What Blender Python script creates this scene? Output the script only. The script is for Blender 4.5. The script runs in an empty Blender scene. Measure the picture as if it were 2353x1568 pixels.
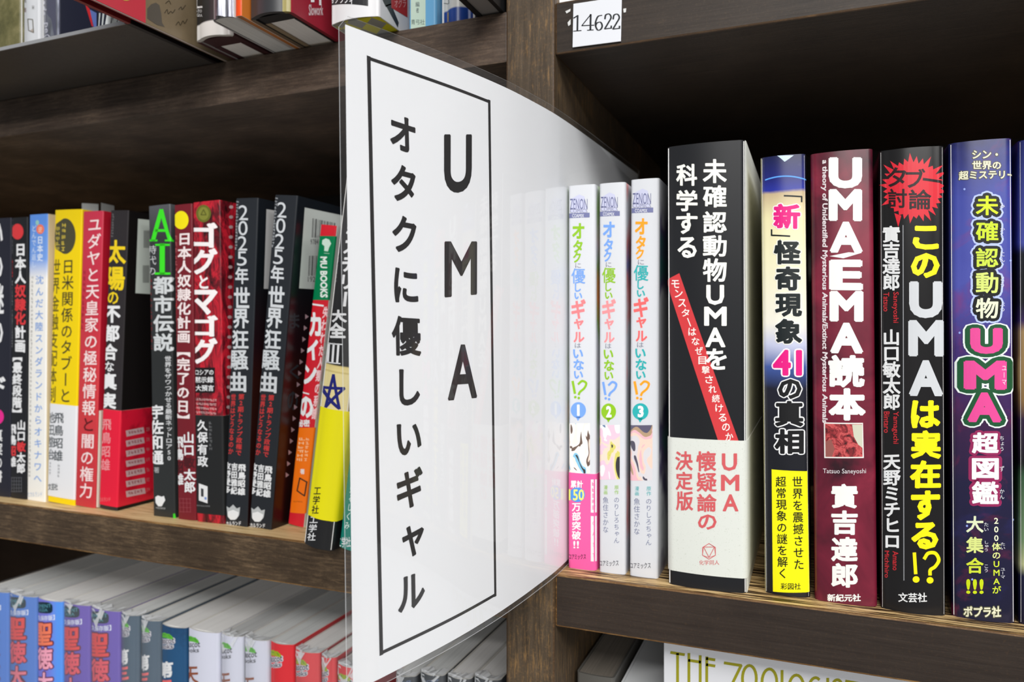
import bpy, bmesh, math, random
from mathutils import Vector, Matrix

S = bpy.context.scene
COL = S.collection
random.seed(7)

# ------------------------------------------------------------------ camera, light, exposure
# Millimetres while building: X along the shelves, Y depth (camera at 0, shelf fronts at FRONT), Z from eye level.
FOC, PX, PY = 1700.0, 1176.5, 763.0          # focal length and horizon row in photo pixels (2353 x 1568)
YAW = math.radians(22.1)
CA, SA = math.cos(YAW), math.sin(YAW)
FRONT, EYE = 324.0, 1300.0
def W(x, y, z): return Vector((x, y - FRONT, z + EYE)) * 0.001

cam = bpy.data.cameras.new('camera'); cam_o = bpy.data.objects.new('camera', cam); COL.objects.link(cam_o)
cam_o.location = W(0, 0, 0); cam_o.rotation_euler = (math.pi / 2, 0, YAW)
cam.sensor_width = 36; cam.lens = FOC / 2353 * 36; cam.shift_y = (PY - 784) / 2353; cam.clip_start = 0.02
cam.dof.use_dof = True; cam.dof.focus_distance = 0.285; cam.dof.aperture_fstop = 15
S.camera = cam_o

world = bpy.data.worlds.new('world'); S.world = world; world.use_nodes = True
world.node_tree.nodes['Background'].inputs[0].default_value = (0.86, 0.93, 1.0, 1)
world.node_tree.nodes['Background'].inputs[1].default_value = 0.30

def strip(name, loc, aim, sx, sy, watts, col=(1, .985, .96)):
    l = bpy.data.lights.new(name, 'AREA'); l.shape = 'RECTANGLE'; l.size = sx; l.size_y = sy; l.energy = watts; l.color = col
    o = bpy.data.objects.new(name, l); COL.objects.link(o); o.location = loc
    o.rotation_euler = (Vector(aim) - Vector(loc)).to_track_quat('-Z', 'Y').to_euler()
strip('ceiling_light', (1.0, -0.95, 2.9), (0.1, 0, 1.2), 3.0, 0.09, 13)
strip('ceiling_light', (1.3, -2.05, 2.9), (0.1, 0, 1.2), 3.4, 0.09, 124)
strip('ceiling_light', (1.6, -5.0, 2.9), (0.1, 0, 1.2), 4.2, 0.09, 140)

S.view_settings.view_transform = 'Standard'; S.view_settings.look = 'None'
S.view_settings.gamma = 1.0; S.view_settings.use_curve_mapping = False
S.view_settings.exposure = -0.52

# ------------------------------------------------------------------ pixel <-> place
def Pt(px, py, Y):
    u = (px - PX) / FOC; zc = Y / (CA + SA * u)
    return Vector((zc * (-SA + CA * u), Y, zc * (PY - py) / FOC))
def XY(px, Y): return Pt(px, PY, Y).x
def ray(px, py):
    u = (px - PX) / FOC
    return Vector((-SA + CA * u, CA + SA * u, (PY - py) / FOC))

# ------------------------------------------------------------------ materials
def lin(c):
    f = lambda v: v / 12.92 if v <= .04045 else ((v + .055) / 1.055) ** 2.4
    return tuple(f(v / 255) for v in c) + (1,)
MC = {}
def mat(c, rough=.3, spec=.32, coat=0, metal=0):
    k = ('m', c, rough, spec, coat, metal)
    if k not in MC:
        m = bpy.data.materials.new('print_%d_%d_%d' % c); m.use_nodes = True
        b = m.node_tree.nodes['Principled BSDF']
        b.inputs['Base Color'].default_value = lin(c); b.inputs['Roughness'].default_value = rough
        b.inputs['Specular IOR Level'].default_value = spec; b.inputs['Coat Weight'].default_value = coat
        b.inputs['Metallic'].default_value = metal; b.inputs['Coat Roughness'].default_value = .12
        MC[k] = m
    return MC[k]
class NT:
    """small helper for node graphs"""
    def __init__(s, name):
        s.m = bpy.data.materials.new(name); s.m.use_nodes = True; s.t = s.m.node_tree
        s.b = s.t.nodes['Principled BSDF']; s.tc = s.n('ShaderNodeTexCoord')
    def n(s, typ, **kw):
        o = s.t.nodes.new(typ)
        for k, v in kw.items(): setattr(o, k, v)
        return o
    def l(s, a, b): s.t.links.new(a, b)
    def mapping(s, scale, loc=(0, 0, 0), rot=(0, 0, 0)):
        q = s.n('ShaderNodeMapping'); q.inputs['Scale'].default_value = scale; q.inputs['Location'].default_value = loc
        q.inputs['Rotation'].default_value = rot; s.l(s.tc.outputs['Object'], q.inputs[0]); return q.outputs[0]
    def noise(s, vec, scale, detail=6, rough=.6, dist=0):
        q = s.n('ShaderNodeTexNoise'); q.inputs['Scale'].default_value = scale; q.inputs['Detail'].default_value = detail
        q.inputs['Roughness'].default_value = rough; q.inputs['Distortion'].default_value = dist; s.l(vec, q.inputs['Vector']); return q.outputs[0]
    def ramp(s, fac, stops, interp='LINEAR'):
        q = s.n('ShaderNodeValToRGB'); e = q.color_ramp.elements; q.color_ramp.interpolation = interp
        while len(e) < len(stops): e.new(.5)
        for i, (p, c) in enumerate(stops):
            e[i].position = p; e[i].color = lin(c) if len(c) == 3 else c
        s.l(fac, q.inputs[0]); return q.outputs[0]
    def mix(s, fac, a, b, blend='MIX'):
        q = s.n('ShaderNodeMix', data_type='RGBA', blend_type=blend)
        for sock, v in ((q.inputs[0], fac), (q.inputs[6], a), (q.inputs[7], b)):
            if isinstance(v, (int, float)): sock.default_value = v
            elif isinstance(v, tuple): sock.default_value = lin(v)
            else: s.l(v, sock)
        return q.outputs[2]
    def math(s, op, a, b=0, c=None):
        q = s.n('ShaderNodeMath', operation=op)
        for i, v in enumerate((a, b) if c is None else (a, b, c)):
            if isinstance(v, (int, float)): q.inputs[i].default_value = v
            else: s.l(v, q.inputs[i])
        return q.outputs[0]
    def z(s):
        q = s.n('ShaderNodeSeparateXYZ'); s.l(s.tc.outputs['Object'], q.inputs[0]); return q.outputs
    def done(s, col, rough=.36, bump=None, bs=.2, bd=.0004):
        s.l(col, s.b.inputs['Base Color'])
        if isinstance(rough, float): s.b.inputs['Roughness'].default_value = rough
        else: s.l(rough, s.b.inputs['Roughness'])
        if bump is not None:
            q = s.n('ShaderNodeBump'); q.inputs['Strength'].default_value = bs; q.inputs['Distance'].default_value = bd
            s.l(bump, q.inputs['Height']); s.l(q.outputs[0], s.b.inputs['Normal'])
        return s.m

def wood(name, axis, dark, mid, fleck, amount, top=False, seed=0, rough=.46, shift=0):
    """stained timber; grain along axis; flecks where the stain is worn; bare worn boards on top faces if top"""
    g = NT(name)
    st = [420, 420, 420]; st[axis] = 16
    v = g.mapping(tuple(st), (seed * 3.7, seed * 1.3, seed * 2.1))
    grain = g.noise(v, 1.6, 8, .68)
    broad = g.noise(g.mapping((9, 9, 9), (seed, seed * 2, 0)), 2.4, 5, .62)
    base = g.mix(.35, g.ramp(grain, [(.3, dark), (.72, mid)]), g.ramp(broad, [(.35, dark), (.65, mid)]))
    st2 = [520, 520, 520]; st2[axis] = 60
    fl = g.noise(g.mapping(tuple(st2), (seed * 5, 0, seed)), 1.5, 9, .75)
    pick = g.ramp(g.math('MULTIPLY', g.math('ADD', fl, -.06), g.math('ADD', broad, .52)), [(.74 - amount, (0, 0, 0)), (.98 - amount, (210, 210, 210))])
    sp = g.noise(g.mapping((1, 1, 1), (seed, 0, 1)), 900, 3, .6)
    col = g.mix(g.ramp(sp, [(.35, (70, 70, 70)), (.5, (0, 0, 0))]), g.mix(pick, base, fleck), dark)
    col = g.mix(g.math('MULTIPLY', g.ramp(sp, [(.55, (0, 0, 0)), (.7, (140, 140, 140))]), broad), col, fleck)
    if top:
        st3 = [330, 330, 330]; st3[axis] = 14
        gr = g.noise(g.mapping(tuple(st3), (seed, 1, 2)), 2, 7, .7)
        bare = g.ramp(gr, [(.40 - shift, (26, 20, 14)), (.47 - shift, (96, 70, 40)), (.52 - shift, (206, 172, 118)), (.66 - shift, (232, 204, 154))])
        geo = g.n('ShaderNodeNewGeometry'); q = g.n('ShaderNodeSeparateXYZ'); g.l(geo.outputs['Normal'], q.inputs[0])
        up = g.math('GREATER_THAN', q.outputs[2], .35)
        col = g.mix(up, col, bare)
    g.b.inputs['Specular IOR Level'].default_value = .28
    return g.done(col, rough, grain, .25, .0006)

WOOD_UP = wood('stained_wood_upright', 2, (46, 37, 28), (100, 85, 68), (176, 134, 80), .255, seed=3)
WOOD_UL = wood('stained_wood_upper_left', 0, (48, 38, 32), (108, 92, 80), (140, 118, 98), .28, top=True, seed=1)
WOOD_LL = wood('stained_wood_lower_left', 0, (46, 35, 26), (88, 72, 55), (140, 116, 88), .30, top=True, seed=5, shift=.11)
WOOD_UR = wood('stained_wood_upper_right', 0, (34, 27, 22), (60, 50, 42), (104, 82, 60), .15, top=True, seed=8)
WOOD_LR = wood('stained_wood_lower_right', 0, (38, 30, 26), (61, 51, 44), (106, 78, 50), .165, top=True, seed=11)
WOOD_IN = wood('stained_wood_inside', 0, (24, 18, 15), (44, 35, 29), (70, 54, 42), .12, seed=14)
EDGE = wood('worn_wood_edge', 0, (66, 44, 26), (124, 90, 52), (186, 146, 92), .32, seed=21)
EDGE_DARK = wood('rubbed_wood_edge', 0, (46, 34, 24), (90, 68, 46), (140, 106, 70), .22, seed=23)

def pages(name, c1, c2, sc=1500):
    g = NT(name); v = g.mapping((1, .01, .01) if sc else (1, 1, 1))
    return g.done(g.ramp(g.noise(v, sc, 4, .7), [(.3, c1), (.7, c2)]), .75)
PAGES = pages('page_edges', (234, 232, 230), (252, 251, 249))
PAGES_GREY = pages('page_edges_grey', (204, 206, 206), (238, 240, 239))
PAGES_TAN = pages('page_edges_tan', (150, 132, 108), (190, 172, 146))

def film(name, ior=1.45, haze=.0, rough=.03):
    m = bpy.data.materials.new(name); m.use_nodes = True; t = m.node_tree; t.nodes.remove(t.nodes['Principled BSDF'])
    out = t.nodes['Material Output']
    tr = t.nodes.new('ShaderNodeBsdfTransparent'); gl = t.nodes.new('ShaderNodeBsdfGlossy'); gl.inputs['Roughness'].default_value = rough
    df = t.nodes.new('ShaderNodeBsdfDiffuse'); df.inputs[0].default_value = (.9, .92, .95, 1)
    lw = t.nodes.new('ShaderNodeLayerWeight'); lw.inputs[0].default_value = .5        # Schlick: same on either side of the film
    f0 = ((ior - 1) / (ior + 1)) ** 2
    pw = t.nodes.new('ShaderNodeMath'); pw.operation = 'POWER'; pw.inputs[1].default_value = 5; t.links.new(lw.outputs['Facing'], pw.inputs[0])
    ma = t.nodes.new('ShaderNodeMath'); ma.operation = 'MULTIPLY_ADD'; ma.inputs[1].default_value = 1 - f0; ma.inputs[2].default_value = f0; t.links.new(pw.outputs[0], ma.inputs[0])
    ge = t.nodes.new('ShaderNodeNewGeometry'); sb = t.nodes.new('ShaderNodeMath'); sb.operation = 'SUBTRACT'; sb.inputs[0].default_value = 1; t.links.new(ge.outputs['Backfacing'], sb.inputs[1])
    fr = t.nodes.new('ShaderNodeMath'); fr.operation = 'MULTIPLY'; t.links.new(ma.outputs[0], fr.inputs[0]); t.links.new(sb.outputs[0], fr.inputs[1])
    mh = t.nodes.new('ShaderNodeMixShader'); mh.inputs[0].default_value = haze
    t.links.new(tr.outputs[0], mh.inputs[1]); t.links.new(df.outputs[0], mh.inputs[2])
    mx = t.nodes.new('ShaderNodeMixShader'); t.links.new(fr.outputs[0], mx.inputs[0])
    t.links.new(mh.outputs[0], mx.inputs[1]); t.links.new(gl.outputs[0], mx.inputs[2]); t.links.new(mx.outputs[0], out.inputs[0])
    return m
FILM = film('clear_laminate', 1.5, .015, .025)
FILM_EDGE = film('laminate_cut_edge', 1.6, .45, .2)
WRAP = film('shrink_wrap', 1.5, .035, .12)
WRAP_FOLD = film('shrink_wrap_fold', 1.5, .62, .15)

# ------------------------------------------------------------------ mesh helpers
class MB:
    def __init__(s): s.v, s.f, s.mi, s.mats = [], [], [], []
    def slot(s, m):
        if m not in s.mats: s.mats.append(m)
        return s.mats.index(m)
    def poly(s, pts, m):
        k = len(s.v); s.v += [tuple(p) for p in pts]; s.f.append(tuple(range(k, k + len(pts)))); s.mi.append(s.slot(m))
    def box(s, x0, x1, y0, y1, z0, z1, m):
        k = len(s.v); s.v += [(x, y, z) for x in (x0, x1) for y in (y0, y1) for z in (z0, z1)]; i = s.slot(m)
        for f in ((0, 1, 3, 2), (4, 6, 7, 5), (0, 4, 5, 1), (2, 3, 7, 6), (0, 2, 6, 4), (1, 5, 7, 3)):
            s.f.append(tuple(k + j for j in f)); s.mi.append(i)
    def build(s, name, parent=None, scale=.001, smooth=False, bevel=None):
        me = bpy.data.meshes.new(name)
        me.from_pydata([(x * scale, y * scale, z * scale) for x, y, z in s.v], [], s.f)
        for m in s.mats: me.materials.append(m)
        me.polygons.foreach_set('material_index', s.mi)
        if smooth: me.polygons.foreach_set('use_smooth', [True] * len(s.f))
        if bevel:
            bm = bmesh.new(); bm.from_mesh(me)
            r = bmesh.ops.bevel(bm, geom=bm.edges[:], offset=bevel[0] * scale, segments=2, affect='EDGES', profile=.6)
            if len(bevel) > 1:
                me.materials.append(bevel[1])
                for f in r['faces']: f.material_index = len(me.materials) - 1
            bm.to_mesh(me); bm.free()
        me.update()
        o = bpy.data.objects.new(name, me); COL.objects.link(o)
        if parent: o.parent = parent
        return o
def tag(o, label, cat, group=None, kind=None):
    o['label'] = label; o['category'] = cat
    if group: o['group'] = group
    if kind: o['kind'] = kind
    return o
def empty(name, M=None):
    o = bpy.data.objects.new(name, None); COL.objects.link(o); o.empty_display_size = .01
    if M is not None: o.matrix_world = M
    return o

# ------------------------------------------------------------------ lettering
GC = {}
def raw(txt, res=2):
    """outline of a string in em units: verts, faces, boundary edges"""
    k = (txt, res)
    if k in GC: return GC[k]
    c = bpy.data.curves.new('glyph', 'FONT'); c.body = txt; c.size = 1; c.resolution_u = res
    o = bpy.data.objects.new('glyph', c); COL.objects.link(o)
    bpy.context.view_layer.update()
    me = bpy.data.meshes.new_from_object(o.evaluated_get(bpy.context.evaluated_depsgraph_get()))
    idx, vs, mp = {}, [], []
    for v in me.vertices:
        q = (round(v.co.x, 4), round(v.co.y, 4))
        if q not in idx: idx[q] = len(vs); vs.append(q)
        mp.append(idx[q])
    fs, cnt = [], {}
    for p in me.polygons:
        f = []
        for i in p.vertices:
            if not f or f[-1] != mp[i]: f.append(mp[i])
        if len(f) > 1 and f[0] == f[-1]: f.pop()
        if len(set(f)) < 3: continue
        fs.append(f)
        for a, b in zip(f, f[1:] + f[:1]): cnt[(min(a, b), max(a, b))] = cnt.get((min(a, b), max(a, b)), 0) + 1
    ed = [e for e, n in cnt.items() if n == 1]
    bpy.data.objects.remove(o); bpy.data.curves.remove(c); bpy.data.meshes.remove(me)
    GC[k] = (vs, fs, ed); return GC[k]
BC = {}
def glyph(txt, off=0, res=2, rnd=False):
    """string outline thickened by off on every side"""
    k = (txt, off, res, rnd)
    if k in BC: return BC[k]
    vs, fs, ed = raw(txt, res); vs = list(vs); fs = [list(f) for f in fs]; n0 = len(vs)
    if off:
        for a, b in ed:
            ax, ay = vs[a]; bx, by = vs[b]; dx, dy = bx - ax, by - ay; L = math.hypot(dx, dy)
            if L < 1e-6: continue
            dx /= L; dy /= L; e = 0 if rnd else off * .55; nx, ny = -dy * off, dx * off; i = len(vs)
            vs += [(ax - dx * e + nx, ay - dy * e + ny), (ax - dx * e - nx, ay - dy * e - ny), (bx + dx * e - nx, by + dy * e - ny), (bx + dx * e + nx, by + dy * e + ny)]
            fs.append([i, i + 1, i + 2, i + 3])
        if rnd:
            for a in {i for e in ed for i in e}:
                i = len(vs); vs += [(vs[a][0] + off * math.cos(t * math.pi / 4), vs[a][1] + off * math.sin(t * math.pi / 4)) for t in range(8)]
                fs.append(list(range(i, i + 8)))
    BC[k] = (vs, fs); return BC[k]
def weight(ch, off):
    """dense characters carry a lighter stroke, as in real type"""
    if not off or len(ch) > 1: return off
    return off * max(.38, min(1, 1.3 - len(raw(ch, 1)[2]) / 210))
SMALL = set('ゃゅょっャュョッァィゥェォ')
TURN = set('ー【】「」〜')

class Letters:
    """collects flat print on a surface; loc(px,py)->(a,b) on the surface, put(a,b,lift)->3D"""
    def __init__(s, loc, put, cuts=()): s.loc, s.map, s.cuts, s.mb = loc, put, cuts, MB(); s.put = lambda a, b, l: (a, b, l)
    def stamp(s, vs, fs, fn, m, lift, nfill):
        k = len(s.mb.v); i = s.mb.slot(m)
        lv = [lift] * len(vs)
        for q, f in enumerate(fs):                # pieces that overlap inside one character never share a plane
            for j in f: lv[j] = lift + .0006 * (1 + q % 37)
        lv[:nfill] = [lift] * nfill
        for (x, y), h in zip(vs, lv):
            a, b = fn(x, y); s.mb.v.append(tuple(s.put(a, b, h)))
        for f in fs: s.mb.f.append(tuple(k + j for j in f)); s.mb.mi.append(i)
    def frame(s, l, t, r, b):
        A, B, C = Vector(s.loc(l, t)), Vector(s.loc(r, t)), Vector(s.loc(l, b)); return A, B - A, C - A
    def rect(s, txt, l, t, r, b, c, off=.0, lift=.08, res=2, turn=False, rnd=False, grow=0, rough=.36):
        """fit the string's outline to a pixel box (turn: read downwards); grow thickens outside the fitted box"""
        off = weight(txt, off); vs0, _, _ = raw(txt, res)
        x0, x1 = min(v[0] for v in vs0) - off, max(v[0] for v in vs0) + off; y0, y1 = min(v[1] for v in vs0) - off, max(v[1] for v in vs0) + off
        A, ex, ez = s.frame(l, t, r, b)
        vs, fs = glyph(txt, off + grow, res, rnd)
        if turn: fn = lambda x, y: A + ez * ((x - x0) / (x1 - x0)) + ex * ((y - y0) / max(1e-6, y1 - y0))
        else: fn = lambda x, y: A + ex * ((x - x0) / max(1e-6, x1 - x0)) + ez * ((y1 - y) / max(1e-6, y1 - y0))
        s.stamp(vs, fs, fn, mat(c, rough) if isinstance(c, tuple) else c, lift, len(vs0))
    def col(s, txt, x0, y0, x1, y1, w, c, off=.0, em=.96, lift=.08, res=2, rnd=False, rough=.36):
        """vertical line of text from (x0,y0) to (x1,y1), cells w pixels wide; c may be one colour per character"""
        n = len(txt); p0, p1 = Vector(s.loc(x0, y0)), Vector(s.loc(x1, y1)); d = (p1 - p0) / n
        xm, ym = (x0 + x1) / 2, (y0 + y1) / 2
        ex = Vector(s.loc(xm + w / 2, ym)) - Vector(s.loc(xm - w / 2, ym)); up = -d * em
        for i, ch in enumerate(txt):
            if ch in ' 　': continue
            vs, fs = glyph(ch, weight(ch, off), res, rnd); cen = p0 + d * (i + .5)
            if ord(ch) < 128:
                xs = [v[0] for v in vs]; cx, cy = (min(xs) + max(xs)) / 2, .36
            else: cx, cy = .5, .38
            if ch in SMALL: cx, cy = cx - .09, cy - .08
            cc = c[i] if isinstance(c, list) else c
            if ch in TURN: fn = lambda x, y: cen + ex * (y - cy) - up * (x - cx)
            else: fn = lambda x, y: cen + ex * (x - cx) + up * (y - cy)
            s.stamp(vs, fs, fn, mat(cc, rough) if isinstance(cc, tuple) else cc, lift, len(raw(ch, res)[0]))
    def quad(s, pts, c, lift=.05, sub=4):
        """filled pixel polygon (4 corners: tl,tr,br,bl) laid on the surface"""
        P4 = [Vector(s.loc(*p)) for p in pts]; k = len(s.mb.v); m = mat(c) if isinstance(c, tuple) else c; i = s.mb.slot(m)
        for a in range(sub + 1):
            for b in range(sub + 1):
                u, v = a / sub, b / sub
                q = P4[0] * (1 - u) * (1 - v) + P4[1] * u * (1 - v) + P4[2] * u * v + P4[3] * (1 - u) * v
                s.mb.v.append(tuple(s.put(q[0], q[1], lift)))
        for a in range(sub):
            for b in range(sub):
                o = k + a * (sub + 1) + b; s.mb.f.append((o, o + sub + 1, o + sub + 2, o + 1)); s.mb.mi.append(i)
    def box(s, l, t, r, b, c, lift=.05, sub=4): s.quad([(l, t), (r, t), (r, b), (l, b)], c, lift, sub)
    def poly(s, pts, c, lift=.05):
        """convex-ish pixel outline as a fan round its centre"""
        q = [Vector(s.loc(*p)) for p in pts]; cen = sum(q, Vector((0, 0))) / len(q); m = mat(c) if isinstance(c, tuple) else c
        for a, b in zip(q, q[1:] + q[:1]): s.mb.poly([s.put(*cen, lift), s.put(*a, lift), s.put(*b, lift)], m)
    def disc(s, x, y, rx, ry, c, lift=.06, n=32):
        s.poly([(x + rx * math.cos(t * 2 * math.pi / n), y + ry * math.sin(t * 2 * math.pi / n)) for t in range(n)], c, lift)
    def line(s, pts, w, c, lift=.07, closed=False, thin=None):
        """stroke along pixel points, w pixels wide (thin: width of level strokes)"""
        pts = [Vector(p) for p in pts]
        if closed: pts = pts + [pts[0]]
        m = mat(c) if isinstance(c, tuple) else c
        for q, (a, b) in enumerate(zip(pts, pts[1:])):
            if (b - a).length < 1e-6: continue
            d = (b - a).normalized(); ww = w if thin is None else thin + (w - thin) * abs(d.y) ** 1.5
            n = Vector((-d.y, d.x)) * ww / 2; e = d * ww * .25
            s.mb.poly([s.put(*s.loc(*p), lift + .0006 * (q % 41)) for p in (a - e + n, b + e + n, b + e - n, a - e - n)], m)
    def marks(s, x0, y0, x1, y1, w, n, c, lift=.07, fill=.75, row=False):
        """a line of print too small to read in the photograph"""
        rr = random.Random(int(x0 * 31 + y0))
        for i in range(n):
            u = (i + .5) / n; cx, cy = x0 + (x1 - x0) * u, y0 + (y1 - y0) * u
            h = math.hypot(x1 - x0, y1 - y0) / n * fill
            sx, sy = (h, w) if row else (w, h)
            for k in range(3):
                if rr.random() < .5: q = (cx - sx / 2, cy - sy / 2 + sy * k / 3, cx + sx / 2 * rr.uniform(.3, 1), cy - sy / 2 + sy * (k / 3 + .17))
                else: q = (cx - sx / 2 + sx * k / 3, cy - sy / 2, cx - sx / 2 + sx * (k / 3 + .18), cy + sy / 2 * rr.uniform(.3, 1))
                s.box(*q, c, lift + .002 * k, 1)
    def build(s, name, parent):
        """cut the flat print along the bend lines of its surface, then lay it on the surface"""
        if not s.mb.f: return None
        o = s.mb.build(name, parent, 1.0); bm = bmesh.new(); bm.from_mesh(o.data)
        for c in s.cuts: bmesh.ops.bisect_plane(bm, geom=bm.verts[:] + bm.edges[:] + bm.faces[:], plane_co=(c, 0, 0), plane_no=(1, 0, 0), dist=1e-5)
        for v in bm.verts: v.co = Vector(s.map(*v.co)) * .001
        bm.to_mesh(o.data); bm.free(); return o

def curve_pts(p, n=8):
    """Catmull-Rom through points"""
    p = [Vector(q) for q in p]; p = [p[0] * 2 - p[1]] + p + [p[-1] * 2 - p[-2]]; out = []
    for i in range(1, len(p) - 2):
        for k in range(n):
            t = k / n; a, b, c, d = p[i - 1:i + 3]
            out.append(.5 * ((2 * b) + (c - a) * t + (2 * a - 5 * b + 4 * c - d) * t * t + (3 * b - a - 3 * c + d) * t ** 3))
    return out + [p[-2]]

# ------------------------------------------------------------------ books
class Book:
    def __init__(s, label, bl, br, tl, ty, Y, zb=-112, group='', depth=128, r=2.0, bulge=.6, hard=False, h=None, t=.45, yaw=0, top=False, pg=PAGES, name='book',
                 spine=None, left=None, right=None, inset=None, gapw=0, binding=None, endpaper=None):
        s.w = XY(br, Y) - XY(bl, Y) - gapw; xb = XY(bl, Y)
        z1 = Pt((tl + tl + br - bl) / 2, ty, Y).z
        s.h = h or z1 - zb
        a = 0 if top else math.atan2(XY(tl, Y) - xb, s.h); s.lean = a; s.Y = Y
        s.M = Matrix.Translation((xb + s.w / 2, Y, zb + abs(math.sin(a)) * s.w / 2)) @ Matrix.Rotation(a, 4, 'Y') @ Matrix.Rotation(yaw, 4, 'Z')
        s.Mi = s.M.inverted(); s.d, s.r, s.bulge, s.t, s.hard = depth, min(r, s.w * .45), bulge, (2.2 if hard else t), hard
        T = Matrix.Translation(W(0, 0, 0)) @ Matrix.Scale(.001, 4)
        Mw = T @ s.M; loc, rot, _ = Mw.decompose()
        s.root = tag(empty(name, Matrix.LocRotScale(loc, rot, None)), label, 'book', group)
        s.outline()
        spine = spine or mat((30, 30, 32)); left = left or spine; right = right or spine
        s.jacket = s.shell('cover', 0, s.h, 0, s.t, s.d, spine, left, right)
        ins = inset if inset is not None else (2.5 if hard else .5)
        b = MB(); x = s.w / 2 - s.t - .15; y0 = (max(s.bulge, 0) + s.t + .4); 
        xl = -x
        if binding:                                # block between spine and pages; near-black where it paints a shaded recess
            k = MB(); k.box(-x, x, y0, binding[1], ins * .6, s.h - ins, binding[0]); k.build('binding', s.root); y0 = binding[1] + .1
            xl, x = -x + binding[2], x - binding[2]
            for e0, e1 in ((-s.w / 2 + s.t + .1, xl - .1), (x + .1, s.w / 2 - s.t - .1)):
                k = MB(); k.box(e0, e1, y0, s.d - 3, ins * .5, s.h - ins, (endpaper or binding[0]) if e0 < 0 else binding[0]); k.build('cover_board', s.root)
        b.box(xl, x, y0, s.d - (2.5 if hard else .8), ins, s.h - ins, pg)
        s.pages = b.build('page_block', s.root)
        lo = s.Mi @ Vector((0, 0, 0)); s.o = lo; s.R = s.Mi.to_3x3()
    def outline(s):
        hw, r, B = s.w / 2, s.r, s.bulge; pts = [(-hw, s.d), (-hw, B + r + 12), (-hw, B + r)]
        for k in range(1, 7):
            t = k / 6 * math.pi / 2; pts.append((-hw + r - r * math.cos(t), B + r - r * math.sin(t)))
        inner = hw - r
        for k in range(1, 12):
            x = -inner + 2 * inner * k / 12; pts.append((x, B * (abs(x) / inner) ** 2 if inner > .1 else 0))
        # keep the join smooth: corner starts at y=B
        for k in range(0, 6):
            t = k / 6 * math.pi / 2; pts.append((hw - r + r * math.sin(t), B + r - r * math.cos(t)))
        pts += [(hw, B + r), (hw, B + r + 12), (hw, s.d)]
        s.pts = pts
    def f(s, x):
        p = s.pts[2:-2]
        if x <= p[0][0]: return p[0][1]
        for (x0, y0), (x1, y1) in zip(p, p[1:]):
            if x0 <= x <= x1 and x1 > x0: return y0 + (y1 - y0) * (x - x0) / (x1 - x0)
        return p[-1][1]
    def offs(s, o):
        out = []; P = s.pts
        for i, (x, y) in enumerate(P):
            a, b = P[max(0, i - 1)], P[min(len(P) - 1, i + 1)]; dx, dy = b[0] - a[0], b[1] - a[1]; L = math.hypot(dx, dy)
            out.append((x + dy / L * o, y - dx / L * o))
        return out
    def shell(s, name, z0, z1, o, t, d, spine, left, right, parent=None):
        """U-shaped cover round spine and both boards; o pushes it outwards"""
        A = [(x, min(y, d)) for x, y in s.offs(o)]; B = [(x, min(y, d)) for x, y in s.offs(o - t)]
        mb = MB(); n = len(A); edge = mat((225, 222, 215), .6) if t < 1 else spine
        for i in range(n - 1):
            m = left if i < 4 else right if i >= n - 5 else spine
            (ax, ay), (bx, by), (cx, cy), (dx, dy) = A[i], A[i + 1], B[i], B[i + 1]
            mb.poly([(ax, ay, z0), (bx, by, z0), (bx, by, z1), (ax, ay, z1)], m)
            mb.poly([(cx, cy, z0), (cx, cy, z1), (dx, dy, z1), (dx, dy, z0)], edge)
            mb.poly([(ax, ay, z1), (bx, by, z1), (dx, dy, z1), (cx, cy, z1)], edge if t < 1 else m)
            mb.poly([(ax, ay, z0), (cx, cy, z0), (dx, dy, z0), (bx, by, z0)], edge if t < 1 else m)
        for i in (0, n - 1): mb.poly([(*A[i], z0), (*A[i], z1), (*B[i], z1), (*B[i], z0)], edge)
        o_ = mb.build(name, parent or s.root)
        bm = bmesh.new(); bm.from_mesh(o_.data); bmesh.ops.remove_doubles(bm, verts=bm.verts, dist=1e-6)
        for fc in bm.faces: fc.smooth = abs(fc.normal.z) < .5
        for e in bm.edges:
            if len(e.link_faces) == 2 and e.calc_face_angle(0) > .6: e.smooth = False
        bm.to_mesh(o_.data); bm.free()
        return o_
    def obi(s, py_top, py_bot, c, px=None, lab=None, depth=None, right=None):
        """paper band round the lower cover, from photo rows"""
        px = px or s.midpx(py_top)
        z1 = s.loc(px, py_top)[1]; z0 = s.loc(px, py_bot)[1] if py_bot else .2
        m = mat(c, .45) if isinstance(c, tuple) else c
        o = s.shell('paper_band', max(z0, .2), z1, .3, .25, min(depth or s.d - 4, s.d - 1), m, m, right or m)
        if lab: o['label'] = lab
        s.band = o; return o
    def midpx(s, py):
        return PX
    def loc(s, px, py):
        d = s.R @ ray(px, py); k = -s.o.y / d.y; p = s.o + d * k
        for _ in range(2):
            k = (s.f(p.x) - s.o.y) / d.y; p = s.o + d * k
        return (p.x, p.z)
    def put(s, a, b, lift):
        hw = s.w / 2
        if abs(a) > hw: return (math.copysign(hw + lift, a), s.f(hw) + abs(a) - hw, b)     # print carries on round the corner
        k = max(0, min(1, (abs(a) - hw + s.r) / s.r)) if s.r else 0
        return (a + math.copysign(lift * k, a), s.f(a) - lift * (1 - .8 * k), b)
    def cuts(s): return sorted({round(x, 4) for x, y in s.pts if abs(x) < s.w / 2 - 1e-3}) + [-s.w / 2, s.w / 2]
    def loc_r(s, px, py):
        d = s.R @ ray(px, py); k = (s.w / 2 - s.o.x) / d.x; p = s.o + d * k; return (p.y, p.z)
    def put_r(s, a, b, lift): return (s.w / 2 + lift, a, b)
    def L(s): return Letters(s.loc, s.put, s.cuts())
    def LR(s): return Letters(s.loc_r, s.put_r)
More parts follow.
